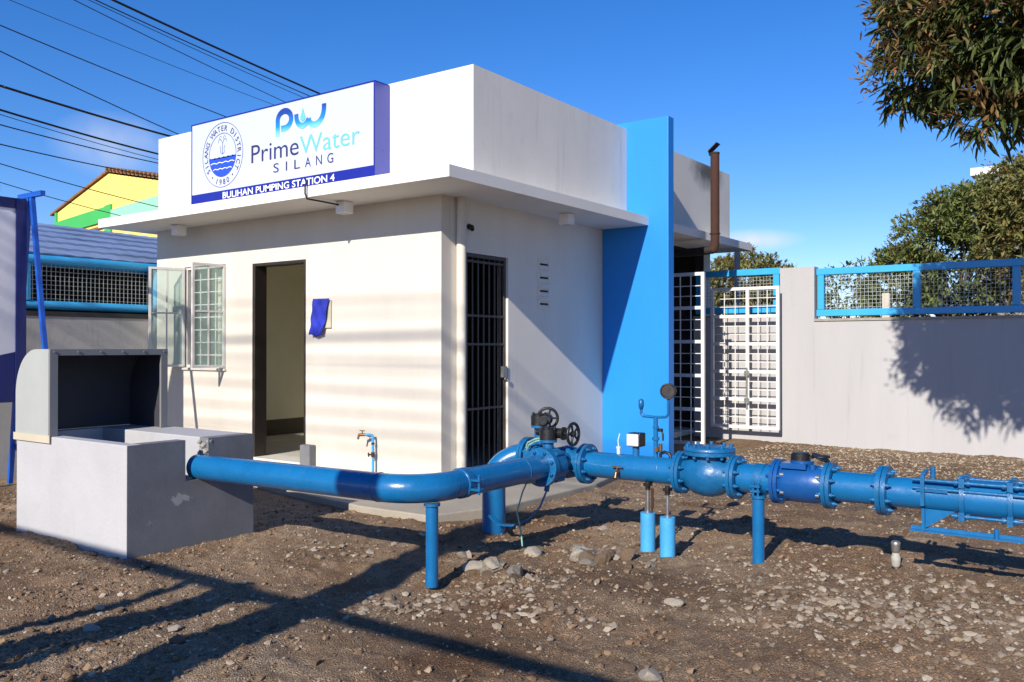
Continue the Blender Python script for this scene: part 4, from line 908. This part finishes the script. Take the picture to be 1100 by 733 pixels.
q = thing('water_pipe', 'short blue pipe piece with clamp between check valve and deep blue meter', 'pipe', (-1.95,RY,PZ))
m_ = MB(); m_.cyl((-2.07,RY,PZ),(-1.84,RY,PZ),PR+.006,n=32); build('pipe', m_, M['pipe'], q)
m_ = MB(); m_.cyl((-1.965,RY,PZ),(-1.905,RY,PZ),PR+.014,n=32); m_.bar((-1.965,RY-PR-.01,PZ-.03),(-1.905,RY-PR-.01,PZ-.03),.05,.014); m_.bar((-1.965,RY-PR-.01,PZ-.06),(-1.905,RY-PR-.01,PZ-.06),.05,.014)
m_.cyl((-1.95,RY-PR-.02,PZ-.09),(-1.95,RY-PR-.02,PZ-.01),.008,n=8); m_.cyl((-1.92,RY-PR-.02,PZ-.09),(-1.92,RY-PR-.02,PZ-.01),.008,n=8); build('clamp', m_, M['pipe2'], q)
# meter
q = thing('water_meter', 'deep blue flanged water meter with flipped-open black lid', 'water meter', (-1.67,RY,PZ))
m_ = MB(); m_.lathe([(.095,-.16),(.112,-.13),(.118,-.05),(.118,.05),(.112,.12),(.095,.15)],(-1.665,RY,PZ),(1,0,0),32); m_.cyl((-1.68,RY,PZ+.08),(-1.68,RY,PZ+.14),.07,n=24); m_.box((-1.78,RY-.10,PZ+.095),(-1.63,RY-.02,PZ+.128))
m_.cyl((-1.60,RY-.06,PZ+.09),(-1.60,RY-.06,PZ+.125),.02,n=10); build('body', m_, M['meter'], q)
for x in (-1.822, -1.512):
    m_ = MB(); m_.flange((x,RY,PZ),(1,0,0),r=.138); build('flange', m_, M['meter'] if x < -1.6 else M['pipe2'], q)
m_ = MB()
for x, sg in ((-1.785, 1), (-1.55, -1)):
    for i in range(6): a_ = 2*pi*(i+.5)/6; m_.cyl((x,RY+.108*cos(a_),PZ+.108*sin(a_)),(x+sg*.022,RY+.108*cos(a_),PZ+.108*sin(a_)),.014,n=6)
build('bolt', m_, M['steel'], q, label='bare steel bolt heads around the meter')
m_ = MB(); m_.cyl((-1.69,RY,PZ+.14),(-1.69,RY,PZ+.178),.058,n=24); m_.cyl((-1.69,RY,PZ+.178),(-1.69,RY,PZ+.186),.048,n=24); build('register', m_, M['black'], q)
m_ = MB(); m_.cyl((-1.575,RY+.01,PZ+.155),(-1.570,RY+.01,PZ+.166),.055,n=24); m_.torus((-1.572,RY+.01,PZ+.168),(0,0,1),.05,.006,20,6); m_.bar((-1.64,RY,PZ+.16),(-1.61,RY,PZ+.16),.03,.012); build('lid', m_, M['black'], q)
# last run with flange and restrained coupling
q = thing('water_pipe', 'blue pipe run with bolted flange leading out of the right edge', 'pipe', (-.6,RY,PZ))
m_ = MB(); m_.cyl((-1.485,RY,PZ),(-1.23,RY,PZ),PR+.004,n=32); m_.cyl((-1.18,RY,PZ-.002),(1.6,RY,PZ-.002),PR,n=32); build('pipe', m_, M['pipe'], q)
m_ = MB(); m_.flange((-1.205,RY,PZ),(1,0,0),r=.142,t=.026); build('flange', m_, M['pipe2'], q)
for x, l_ in ((1.0, 'round blue post'), ):
    pass
q = thing('expansion_coupling', 'blue sleeve coupling tied with long rods near the right edge', 'coupling', (-.75,RY,PZ))
m_ = MB(); m_.cyl((-.79,RY,PZ),(-.56,RY,PZ),PR+.012,n=32); build('sleeve', m_, M['pipe'], q)
for x in (-.79, -.56):
    m_ = MB(); m_.cyl((x-.012,RY,PZ),(x+.012,RY,PZ),PR+.034,n=28)
    for i in range(4): a_ = R(45+90*i); m_.bar((x-.014,RY+.128*cos(a_),PZ+.128*sin(a_)),(x+.014,RY+.128*cos(a_),PZ+.128*sin(a_)),.05,.05)
    build('ring', m_, M['pipe2'], q)
for i in range(4):
    a_ = R(45+90*i); x0 = -1.04 if i in (0, 1, 2) else -.82
    m_ = MB(); yy, zz = RY+.128*cos(a_), PZ+.128*sin(a_); m_.cyl((x0 if i in (1,2) and i != 2 else -.84,yy,zz),(-.50 if i != 1 else 1.0,yy,zz),.0095,n=8)
    for x in (-.82,-.76,-.59,-.53): m_.cyl((x-.009,yy,zz),(x+.009,yy,zz),.018,n=6)
    build('tie_rod', m_, M['pipe2'], q)
m_ = MB(); m_.cyl((-1.04,RY-.088,PZ+.045),(1.2,RY-.105,PZ+.045),.010,n=8); m_.bar((-1.02,RY-.09,PZ+.045),(-.86,RY-.092,PZ+.045),.012,.035); build('tie_rod', m_, M['pipe2'], q)
m_ = MB(); m_.bar((-.985,RY-.10,PZ-.05),(-.985,RY-.10,PZ+.12),.02,.03); m_.bar((-.985,RY-.08,PZ+.12),(-.985,RY+.02,PZ+.13),.02,.02); m_.cyl((-.94,RY-.06,PZ+.10),(-.94,RY-.06,PZ+.165),.014,n=8); build('lug', m_, M['pipe2'], q)
m_ = MB(); m_.prism([(-.985,RY-.05,PZ-PR+.01),(-.83,RY-.05,PZ-PR+.01),(-.985,RY-.05,PZ-PR-.10)],(0,.012,0)); m_.box((-.995,RY-.08,PZ-PR-.115),(-.98,RY+.02,PZ-PR+.02)); build('gusset', m_, M['pipe'], q)
m_ = MB(); m_.bar((-1.06,RY-.05,PZ-PR-.113),(1.2,RY-.05,PZ-PR-.118),.05,.008); m_.bar((-1.06,RY-.028,PZ-PR-.102),(1.2,RY-.028,PZ-PR-.107),.006,.022); m_.cyl((-.63,RY-.05,PZ-PR-.11),(-.63,RY-.05,PZ-PR-.06),.012,n=8); build('base_rail', m_, M['pipe'], q)

# two short pale posts with threaded rods, and the taped stake
def rod_post(x, y, top, label):
    t = thing('anchor_post', label, 'post', (x,y,0), 'short pale blue posts with steel rods')
    m_ = MB(); m_.cyl((x,y,-.06),(x,y,top),.050,n=24); build('post', m_, M['palepost'], t)
    m_ = MB(); m_.cyl((x,y,top),(x,y,PZ-PR-.02),.011,n=10); m_.cyl((x,y,top),(x,y,top+.012),.02,n=8); build('rod', m_, M['steel'], t)
    m_ = MB(); m_.cyl((x,y,PZ-PR-.045),(x,y,PZ-PR+.01),.018,n=8); m_.box((x-.02,y-.03,PZ-PR-.02),(x+.02,y+.03,PZ-PR)); build('bracket', m_, M['black'], t)
    return t
t = rod_post(-2.70, 5.33, .235, 'left of two short pale blue posts with steel rods under the pipe')
m_ = MB(); m_.cyl((-2.675,5.34,.235),(-2.675,5.34,.40),.007,n=8); m_.cyl((-2.665,5.33,.27),(-2.665,5.33,.40),.009,n=8); build('rod', m_, M['rust'], t)
rod_post(-2.50, 5.215, .245, 'right of two short pale blue posts with steel rods under the pipe')
q = thing('taped_stake', 'short steel stake wrapped with white tape standing in the gravel', 'stake', (-1.198,5.63,0))
m_ = MB(); m_.cyl((-1.198,5.62,-.08),(-1.198,5.62,.12),.014,n=10); build('stake', m_, M['rust'], q)
m_ = MB(); m_.lathe([(.018,.03),(.026,.04),(.028,.09),(.022,.10),(.020,.12)],(-1.198,5.62,0),(0,0,1),14); build('tape', m_, M['tape'], q)
m_ = MB(); m_.lathe([(.020,.115),(.024,.125),(.026,.16),(.028,.175),(.022,.185),(.016,.187),(.012,.17)],(-1.198,5.62,0),(0,0,1),14); build('sleeve', m_, M['steel'], q)

# ------------------------------------------------------------------ rocks and gravel
def ico(sub):
    import bmesh
    b = bmesh.new(); bmesh.ops.create_icosphere(b, subdivisions=sub, radius=1); v = np.array([p.co[:] for p in b.verts]); f = np.array([[q_.index for q_ in fc.verts] for fc in b.faces]); b.free(); return v, f
IV2, IF2 = ico(3); IV1, IF1 = ico(1)
M['rock'] = mat('rubble_stone', (.28,.24,.195), .95, .25, 7, .7, 35, fine=.15)
M['rock2'] = mat('brown_rubble_stone', (.20,.135,.085), .95, .2, 7, .7, 35, fine=.15)
M['rock3'] = mat('pale_rubble_stone', (.40,.35,.285), .95, .2, 7, .6, 35, fine=.12)
protos = []
for k in range(7):
    r_ = np.random.default_rng(40+k); v = IV2.copy(); n_ = v/np.linalg.norm(v, axis=1)[:, None]
    for _ in range(11):                                   # chip flat facets off a sphere
        d = r_.normal(size=3); d /= np.linalg.norm(d); h = .55+.3*r_.random(); s = n_@d if False else v@d; v -= np.outer(np.maximum(s-h, 0), d)
    v *= (1+.05*np.sin(v@r_.normal(size=3)*6))[:, None]; v[:, 2] *= .62; v[:, 0] *= 1.15
    me = bpy.data.meshes.new('rock'); bulk(me, v, IF2, False); me.materials.append([M['rock'],M['rock2'],M['rock3']][k % 3]); protos.append(me)
rr = np.random.default_rng(5)
def rock(x, y, s, k, label, group='loose rubble stones in the yard'):
    o = bpy.data.objects.new('rock', protos[k % 7]); COL.objects.link(o); s3 = s*(.8+.4*rr.random(3))
    o.scale = s3; o.rotation_euler = (rr.normal()*.25, rr.normal()*.25, rr.random()*6.3)
    o.location = (x, y, float(ground_h(x, y)) + s3[2]*.62*.45); tag(o, label, 'rock', group); return o
GEN = 'small loose rubble stone lying among others on the brown dirt'
rock(-1.67,3.32,.052,2,'pale squarish stone at the bottom edge of the yard')
rock(-1.79,3.36,.035,1,'brown stone beside the pale one at the bottom edge')
rock(-3.29,4.83,.06,2,'pale stone lying alone in the pipe shadow, left of the short posts')
rock(-2.05,4.35,.045,2,'lone pale stone on open dirt between the blue posts')
for i in range(9): rock(-3.14+rr.normal()*.12, 4.28+rr.normal()*.10, .03+.055*rr.random(), i, 'grey rubble stone in the heap right of the front post', 'rubble heap by the front post')
for i in range(12): rock(-2.80+rr.normal()*.17, 4.88+rr.normal()*.09, .03+.055*rr.random(), i*2, 'grey broken stone in the low heap before the short posts', 'rubble heap before the short posts')
n_r = 0
while n_r < 120:
    x = -9+10.3*rr.random(); y = 1.8+6.5*rr.random()
    if (bx0-.1 < x < bx1+.1 and by0-.1 < y < by1+.1) or (x < -4.3 and y > 5.15) or (abs(x+1.86) < .1 and abs(y-5.3) < .1) : continue
    w_ = .35+.65*(vnoise(np.array(x*.9), np.array(y*.9), 8))
    if rr.random() > w_: continue
    rock(x, y, .016+.03*rr.random()**2.2, int(rr.integers(0,7)), GEN); n_r += 1

def scatter(name, label, N, size, dens, cols, flat=.6):
    xs = []; ys = []
    while len(xs) < N:
        x = -9.3+11.2*rr.random(4000); y = 1.4+11.2*rr.random(4000)**1.5
        ok = ~(((x > bx0) & (x < bx1) & (y > by0) & (y < by1)) | ((x < -4.33) & (y > 5.19)) | (y > 12.65))
        ok &= rr.random(4000) < dens(x, y); xs += list(x[ok]); ys += list(y[ok])
    x = np.array(xs[:N]); y = np.array(ys[:N]); s = size(rr.random(N))
    V_ = IV1[None]*np.ones((N,1,1)); V_ = V_*(1+.28*rr.normal(size=(N,len(IV1),1)).clip(-1.3,1.3)*.8)
    V_[:, :, 2] *= flat; V_[:, :, 0] *= (1+.5*rr.random((N,1)))
    a_ = rr.random(N)*6.283; c_, s_ = np.cos(a_)[:, None], np.sin(a_)[:, None]
    tl = rr.normal(size=(N,1))*.35; X = V_[:,:,0]*np.cos(tl)-V_[:,:,2]*np.sin(tl); Z = V_[:,:,0]*np.sin(tl)+V_[:,:,2]*np.cos(tl)
    P = np.stack([X*c_-V_[:,:,1]*s_, X*s_+V_[:,:,1]*c_, Z], -1)*s[:, None, None]
    P[:,:,0] += x[:, None]; P[:,:,1] += y[:, None]; P[:,:,2] += (ground_h(x, y)+s*flat*.35)[:, None]
    Fc = (IF1[None]+(np.arange(N)*len(IV1))[:, None, None]).reshape(-1, 3)
    me = bpy.data.meshes.new(name); bulk(me, P.reshape(-1,3), Fc, False); me.materials.append(island_mat(name+'_stone', cols, .95, .2, bump=.5))
    o = bpy.data.objects.new(name, me); COL.objects.link(o); struct(o, 'stuff'); o['label'] = label
def d_fine(x, y):
    base = .25+.75*np.clip((vnoise(x*1.1, y*1.1, 21)-.35)*2.6, 0, 1)
    base = np.maximum(base, .95*np.exp(-((x+.9)**2/.9+(y-4.7)**2/.9)))      # grey gravel at lower right
    base = np.maximum(base, 1.0*sstep(7.5, 9.5, y))                              # gravel strip below the far wall
    base = np.maximum(base, .9*np.exp(-((x+4.55)**2/.12+(y-4.05)**2/.10)))
    return base
COLS = [(.11,.068,.04),(.19,.128,.08),(.25,.18,.12),(.42,.365,.29),(.21,.145,.09),(.14,.088,.052),(.31,.25,.185)]
scatter('gravel', 'small mixed gravel spread over the brown dirt yard', 46000, lambda u: .0025+.0075*u**2.8, d_fine, COLS)
scatter('gravel', 'coarser broken gravel scattered through the yard', 2600, lambda u: .007+.016*u**3, d_fine, COLS)
def d_clod(x, y):
    return .12+.88*np.clip((vnoise(x*1.5+7, y*1.5, 33)-.45)*3, 0, 1)*(1-sstep(7.5, 9, y))
scatter('soil_clods', 'brown clods of dry soil lying over the yard', 8000, lambda u: .004+.016*u**4, d_clod, [(.12,.072,.042),(.19,.122,.075),(.24,.165,.106),(.155,.098,.058)], .7)
scatter('gravel', 'pale sandy gravel strip along the foot of the perimeter wall', 9000, lambda u: .005+.013*u**2.2, lambda x, y: sstep(7.0, 9.5, y), [(.26,.20,.14),(.36,.295,.215),(.44,.375,.285),(.30,.235,.165),(.20,.15,.10)], .6)
def d_grey(x, y):
    g_ = lambda a, b, sx_, sy_: np.exp(-((x-a)**2/sx_+(y-b)**2/sy_))
    return np.clip(.9*g_(-1.35,4.75,.30,.20)+.8*g_(-.75,4.9,.25,.25)+.9*g_(-3.0,4.15,.10,.16)+.7*g_(-3.3,3.55,.06,.10)+.8*g_(-4.5,4.15,.06,.05)+.6*g_(-2.8,4.9,.10,.03)+.35*g_(-1.5,5.3,.5,.02)+.5*g_(-2.6,3.75,.15,.1), 0, 1)
scatter('gravel', 'patches of broken grey stone chips on the dirt', 1700, lambda u: .006+.022*u**2.6, d_grey, [(.18,.14,.10),(.26,.215,.165),(.33,.285,.23),(.22,.17,.125),(.14,.10,.07)], .55)

# ------------------------------------------------------------------ trees
LEAF = np.array([(0,0,0),(.35,.5,.03),(.35,-.5,.03),(.38,0,-.05),(.72,.36,-.04),(.72,-.36,-.04),(.74,0,-.10),(1,0,-.22)], float)
LF = [(0,2,3),(0,3,1),(3,2,5),(3,5,6),(1,3,6),(1,6,4),(6,5,7),(4,6,7)]
def leaves(points, dirs, length, width, droop):
    n_ = len(points); d = dirs/np.linalg.norm(dirs, axis=1)[:, None]
    up = np.array([0,0,1.])+rr.normal(size=(n_,3))*.45; a_ = np.cross(up, d); a_ /= np.linalg.norm(a_, axis=1)[:, None]+1e-9; u = np.cross(d, a_)
    L_ = length*(.7+.6*rr.random(n_)); W_ = width*(.7+.5*rr.random(n_))
    T_ = LEAF[None]
    P = points[:, None, :] + d[:, None, :]*(T_[:,:,0]*L_[:,None])[..., None] + a_[:, None, :]*(T_[:,:,1]*W_[:,None])[..., None] + u[:, None, :]*(T_[:,:,2]*L_[:,None]*droop)[..., None]
    Fc = (np.array(LF)[None]+(np.arange(n_)*8)[:, None, None]).reshape(-1, 3)
    return P.reshape(-1,3), Fc
def crown_mesh(name, lobes, nclust, per, length, width, droop, mats, flush, base, hollow=.5, keep=None, spread=.06):
    """lobes: (centre, radii, weight); leaf whorls spread in the outer part of the lobes"""
    w_ = np.array([l[2] for l in lobes], float); w_ /= w_.sum(); pts = []; outs = []
    while len(pts) < nclust:
        k = rr.choice(len(lobes), p=w_); c, r_, _ = lobes[k]; d = rr.normal(size=3); d /= np.linalg.norm(d); t = (hollow+(1-hollow)*rr.random())**.6*(.88+.24*rr.random())
        p = np.array(c)+d*np.array(r_)*t
        if keep and not keep(p): continue
        pts.append(p); outs.append(d)
    pts = np.array(pts); outs = np.array(outs); VV, FF, MI = [], [], []; nb_ = 0
    for mi in (0, 1):
        fl = flush(pts, outs); sel = (rr.random(len(pts)) < fl) == (mi == 1)
        p, o_ = pts[sel], outs[sel]
        if not len(p): continue
        m = per if mi == 0 else int(per*1.3)
        P = np.repeat(p, m, 0); O = np.repeat(o_, m, 0)
        if mi == 0: D = O*.7+rr.normal(size=P.shape)*.75+np.array([0,0,-.35*droop]); P = P+rr.normal(size=P.shape)*spread*.4; v, f = leaves(P, D, length, width, droop)
        else: D = O*.9+rr.normal(size=P.shape)*.5+np.array([0,0,.35]); P = P+O*(rr.random((len(P),1))*length*.9)+rr.normal(size=P.shape)*spread*.5; v, f = leaves(P, D, length*.5, width*.65, .5)
        VV.append(v); FF.append(f+nb_); nb_ += len(v); MI.append(np.full(len(f), mi))
    V_ = np.concatenate(VV)-np.array(base); F_ = np.concatenate(FF); me = bpy.data.meshes.new(name); bulk(me, V_, F_, False, np.concatenate(MI))
    for m in mats: me.materials.append(m)
    return me, pts
def tree(name, label, base, lobes, nclust, per, length, width, droop, mats, flush, trunk_r, limbs, group=None, **kw):
    t = thing(name, label, 'tree', base, group)
    me, pts = crown_mesh('crown', lobes, nclust, per, length, width, droop, mats, flush, base, **kw)
    o = bpy.data.objects.new('crown', me); COL.objects.link(o); o.parent = t
    m_ = MB(); b_ = Vector(base); c0 = Vector(np.mean([l[0] for l in lobes], 0)); fork = b_+(c0-b_)*.55
    m_.tube([b_-Vector((0,0,.2)), b_+(fork-b_)*.3+Vector((.03,0,0)), b_+(fork-b_)*.65+Vector((-.04,.03,0)), fork], [trunk_r*1.25, trunk_r, trunk_r*.85, trunk_r*.7], 12)
    idx = rr.choice(len(pts), limbs, replace=False)
    for i in idx:
        e = Vector(pts[i]); mid = fork+(e-fork)*.5+Vector((rr.normal()*.12, rr.normal()*.12, .12)); s = fork+(b_-fork)*rr.random()*.2
        m_.tube([s, s+(mid-s)*.55+Vector((0,0,.05)), mid, mid+(e-mid)*.6, e], [trunk_r*.45, trunk_r*.3, trunk_r*.2, trunk_r*.12, trunk_r*.05], 7)
    build('trunk', m_, M['bark'], t)
    return t
G_MANGO = island_mat('mango_leaf', [(.030,.045,.010),(.060,.080,.018),(.10,.12,.03),(.042,.060,.014)], .6, .3, .18)
G_FLUSH = island_mat('mango_young_leaf', [(.16,.085,.035),(.28,.16,.06),(.20,.14,.055),(.32,.22,.10)], .6, .3, .2)
G_TREE = island_mat('tree_leaf', [(.10,.135,.035),(.16,.195,.055),(.21,.235,.08),(.13,.165,.045)], .6, .3, .3)
G_RED = island_mat('bronze_leaf', [(.14,.08,.03),(.20,.11,.035),(.16,.14,.05),(.24,.15,.06)], .6, .3, .2)
G_OLIVE = island_mat('olive_leaf', [(.15,.165,.05),(.22,.215,.07),(.19,.195,.055),(.28,.23,.09)], .6, .3, .3)
tree('mango_tree', 'large dark mango tree with bronze young leaves hanging into the top right', (.75,8.3,0),
     [((-.80,8.0,4.25),(1.0,.9,1.0),3.0), ((.0,8.0,4.0),(1.1,1.0,.95),2.6), ((.7,8.1,4.8),(1.7,1.5,1.5),2.6), ((-.4,8.0,5.1),(1.25,1.1,.9),1.5), ((-1.45,7.9,4.3),(.4,.4,.4),.4), ((-.95,7.85,3.2),(.3,.3,.2),.12), ((-1.5,8,3.7),(.4,.4,.35),.3)],
     3600, 11, .165, .036, 1.0, [G_MANGO, G_FLUSH], lambda p, o: np.clip(.14+.62*(o[:,2] > -.3)*(p[:,0] < .2)+.3*(p[:,0] < -1.1)*(p[:,2] > 3.6), 0, .85), .15, 22, hollow=.35, spread=.09)
fz = 'trees growing behind the right perimeter wall'
tree('tree', 'green leafy tree behind the right wall, left of the bronze-tinted one', (-2.7,18.4,0),
     [((-2.7,18.4,3.1),(1.35,1.2,1.25),4), ((-3.75,18.2,2.55),(.85,.8,.8),2), ((-2.6,18.3,3.85),(.85,.8,.6),1.8)], 2600, 9, .12, .042, .6, [G_TREE, G_RED], lambda p, o: np.full(len(p), .12), .11, 22, fz, hollow=.45)
tree('tree', 'bronze-tinted leafy tree behind the right wall at the right edge', (-.9,17.6,0),
     [((-.9,17.6,3.1),(1.5,1.3,1.4),4), ((-1.5,17.5,3.95),(.9,.8,.75),2), ((.3,17.5,3.8),(1.3,1,1.1),2)], 3000, 9, .12, .042, .6, [G_OLIVE, G_RED], lambda p, o: np.clip(.2+.35*(p[:,2] < 3.2), 0, 1), .12, 22, fz, hollow=.45)
tree('tree', 'thin sparse shrub seen through the blue wire mesh', (-4.3,16.2,0),
     [((-4.3,16.2,2.2),(.55,.5,.6),3)], 130, 7, .13, .045, .6, [G_TREE, G_RED], lambda p, o: np.full(len(p), .2), .03, 16, fz, hollow=.2)
tree('tree', 'round yellow-green tree seen past the end of the roof slab', (-8.3,22,0),
     [((-8.3,22,3.0),(1.1,1,.85),3), ((-7.5,22,2.8),(.7,.7,.7),1), ((-9,22,2.8),(.7,.7,.6),1)], 1100, 9, .15, .055, .6, [G_OLIVE, G_RED], lambda p, o: np.full(len(p), .12), .12, 14, fz, hollow=.5)
tree('tree', 'dense tree behind the wall, outside the right edge', (3.2,16.5,0),
     [((3.2,16.5,3.2),(1.7,1.4,1.5),3)], 900, 9, .16, .055, .6, [G_TREE, G_RED], lambda p, o: np.full(len(p), .12), .12, 14, fz, hollow=.5)
q = MB(); q.cyl((-5.83,15,-.1),(-5.83,15,3.10),.062,.05,n=12); q.cyl((-5.83,15,3.10),(-5.83,15,3.18),.055,.05,n=12); tag(build('fence_pole', q, M['conc']), 'short weathered pole rising behind the roof slab end and the round tree', 'pole')
q = MB(); q.box((-3.62,16.0,0),(-3.50,16.12,2.28)); tag(build('gate_post', q, M['plaque']), 'pale yellowish post seen through the wire mesh on the right wall', 'post')

# ------------------------------------------------------------------ overhead cables
fwd = np.array([-sin(R(35.68)), cos(R(35.68)), 0]); rgt = np.array([cos(R(35.68)), sin(R(35.68)), 0]); upv = np.array([0,0,1.])
# a street line running obliquely away behind the station: nearer end out to the left, far end behind the building
Pa = fwd*16+rgt*(-550/940*16); Pb = fwd*26+rgt*(-210/940*26); axis = Pb-Pa
cab = [  # height at the near point, height at the far point, radius, label
 (27, 166, .013, 'thin cable, lowest but nearest the top of the upper group'),]
LINES = [((122,0),(340,99),.034,'thickest black cable of the bundle meeting the sign top'), ((103,0),(328,101),.016,'cable just under the thickest one of the upper bundle'), ((96,0),(322,103),.010,'hair-thin cable close under the upper bundle'),
 ((80,0),(305,109),.012,'fourth cable of the upper bundle, above the faint thin one'), ((11,0),(290,111),.008,'faint thin cable crossing from the top left corner'), ((0,27),(239,124),.014,'thin single cable between the faint one and the black ones'),
 ((0,55),(191,144),.014,'single cable steeper than its neighbours, ending at the parapet corner'), ((0,92),(185,147),.030,'thick black cable reaching the top left parapet corner'), ((0,118),(168,165),.026,'thick black cable just below the parapet corner one'),
 ((0,123),(168,171),.009,'thin cable hugging the lower thick black cable'), ((0,134),(168,175),.015,'medium cable below the two thick black ones'), ((0,155),(168,190),.015,'medium cable crossing above the yellow gable tip'),
 ((0,176),(168,222),.012,'thin cable crossing in front of the yellow gable'), ((0,196),(134,233),.010,'lowest thin cable, over the green band of the yellow house')]
def at_line(px, py):
    """where a sight line crosses the vertical plane of the street line"""
    d = fwd+rgt*((px-550)/940)+upv*((373-py)/940); nrm = np.cross(axis, upv); nrm /= np.linalg.norm(nrm)
    t = (Pa@nrm)/(d@nrm); return d*t+np.array([0,0,1.35])
for (a_, b_, r_, lb) in LINES:
    A = at_line(*a_); Bq = at_line(*b_); d = Bq-A; t0 = -.9; t1 = (Pb+axis*.9-A)[:2]@d[:2]/(d[:2]@d[:2])
    pts = []
    for i in range(25):
        t = t0+(t1-t0)*i/24; p = A+d*t; p[2] += .35*(t)*(t-1)*.25; pts.append(tuple(p))
    q = MB(); q.tube(pts, r_*.78, 6); o = build('overhead_cable', q, M['cable']); tag(o, lb, 'cable', 'overhead cables at the top left')

# ------------------------------------------------------------------ unseen shadow casters added behind the camera for the yard, then the street cables
rz = .54
q = MB(); q.cyl((-2.68,-1.2,-.3),(-3.01,-1.2,3.85),.175,.165,n=20); tag(build('shadow_pole', q, M['conc']), 'unseen round pole added behind the viewpoint to throw the broad shadow', 'pillar')  # pole shape put out of view to cast the broad yard shadow
q = MB(); q.cyl((-8.5,-1.5,2.50),(2.6,-1.5,2.50),.045,n=10); tag(build('shadow_beam', q, M['timber']), 'unseen long pole added behind the viewpoint to throw the straight shadow', 'beam')  # invented beam, placed to draw the straight shadow on the ground
for i, (xa, za, xb, zb, r_) in enumerate(((-3.75,0,-3.24,2.46,.05), (-4.03,0,-3.38,2.46,.12), (1.9,0,2.2,2.48,.06), (-8.3,0,-8.2,2.5,.06), (-4.38,0,-3.69,2.46,.045))):  # invented props; the slanting ones shape the thinner ground shadows
    q = MB(); q.cyl((xa,-1.38-.02*i,za-.15),(xb,-1.40-.02*i,zb),r_,n=10); tag(build('shadow_prop', q, M['timber']), ['thin slanting shadow caster added under the long pole','thick slanting shadow caster added under the long pole','unseen prop added at the right end of the long pole','unseen upright prop added at the left end of the long pole','thin shadow caster added left of the thick slanting one'][i], 'prop', 'shadow casters added behind the viewpoint')
for i, (zz, r_) in enumerate(((1.95,.014),(1.78,.010),(1.52,.030),(1.30,.016),(1.17,.012),(.98,.017),(.72,.015),(.5,.018),(.36,.012))):
    pts = [(x, -7.3, zz+13.96*rz + .00045*(x+3.5)**2 + (.012*(x+6)*((i*37) % 5-2)/2)) for x in np.linspace(-24, 14, 30)]
    q = MB(); q.tube(pts, r_, 6); tag(build('overhead_cable', q, M['cable']), 'street cable behind the viewpoint, one of the set striping the wall with shadow', 'cable', 'street cables behind the viewpoint')
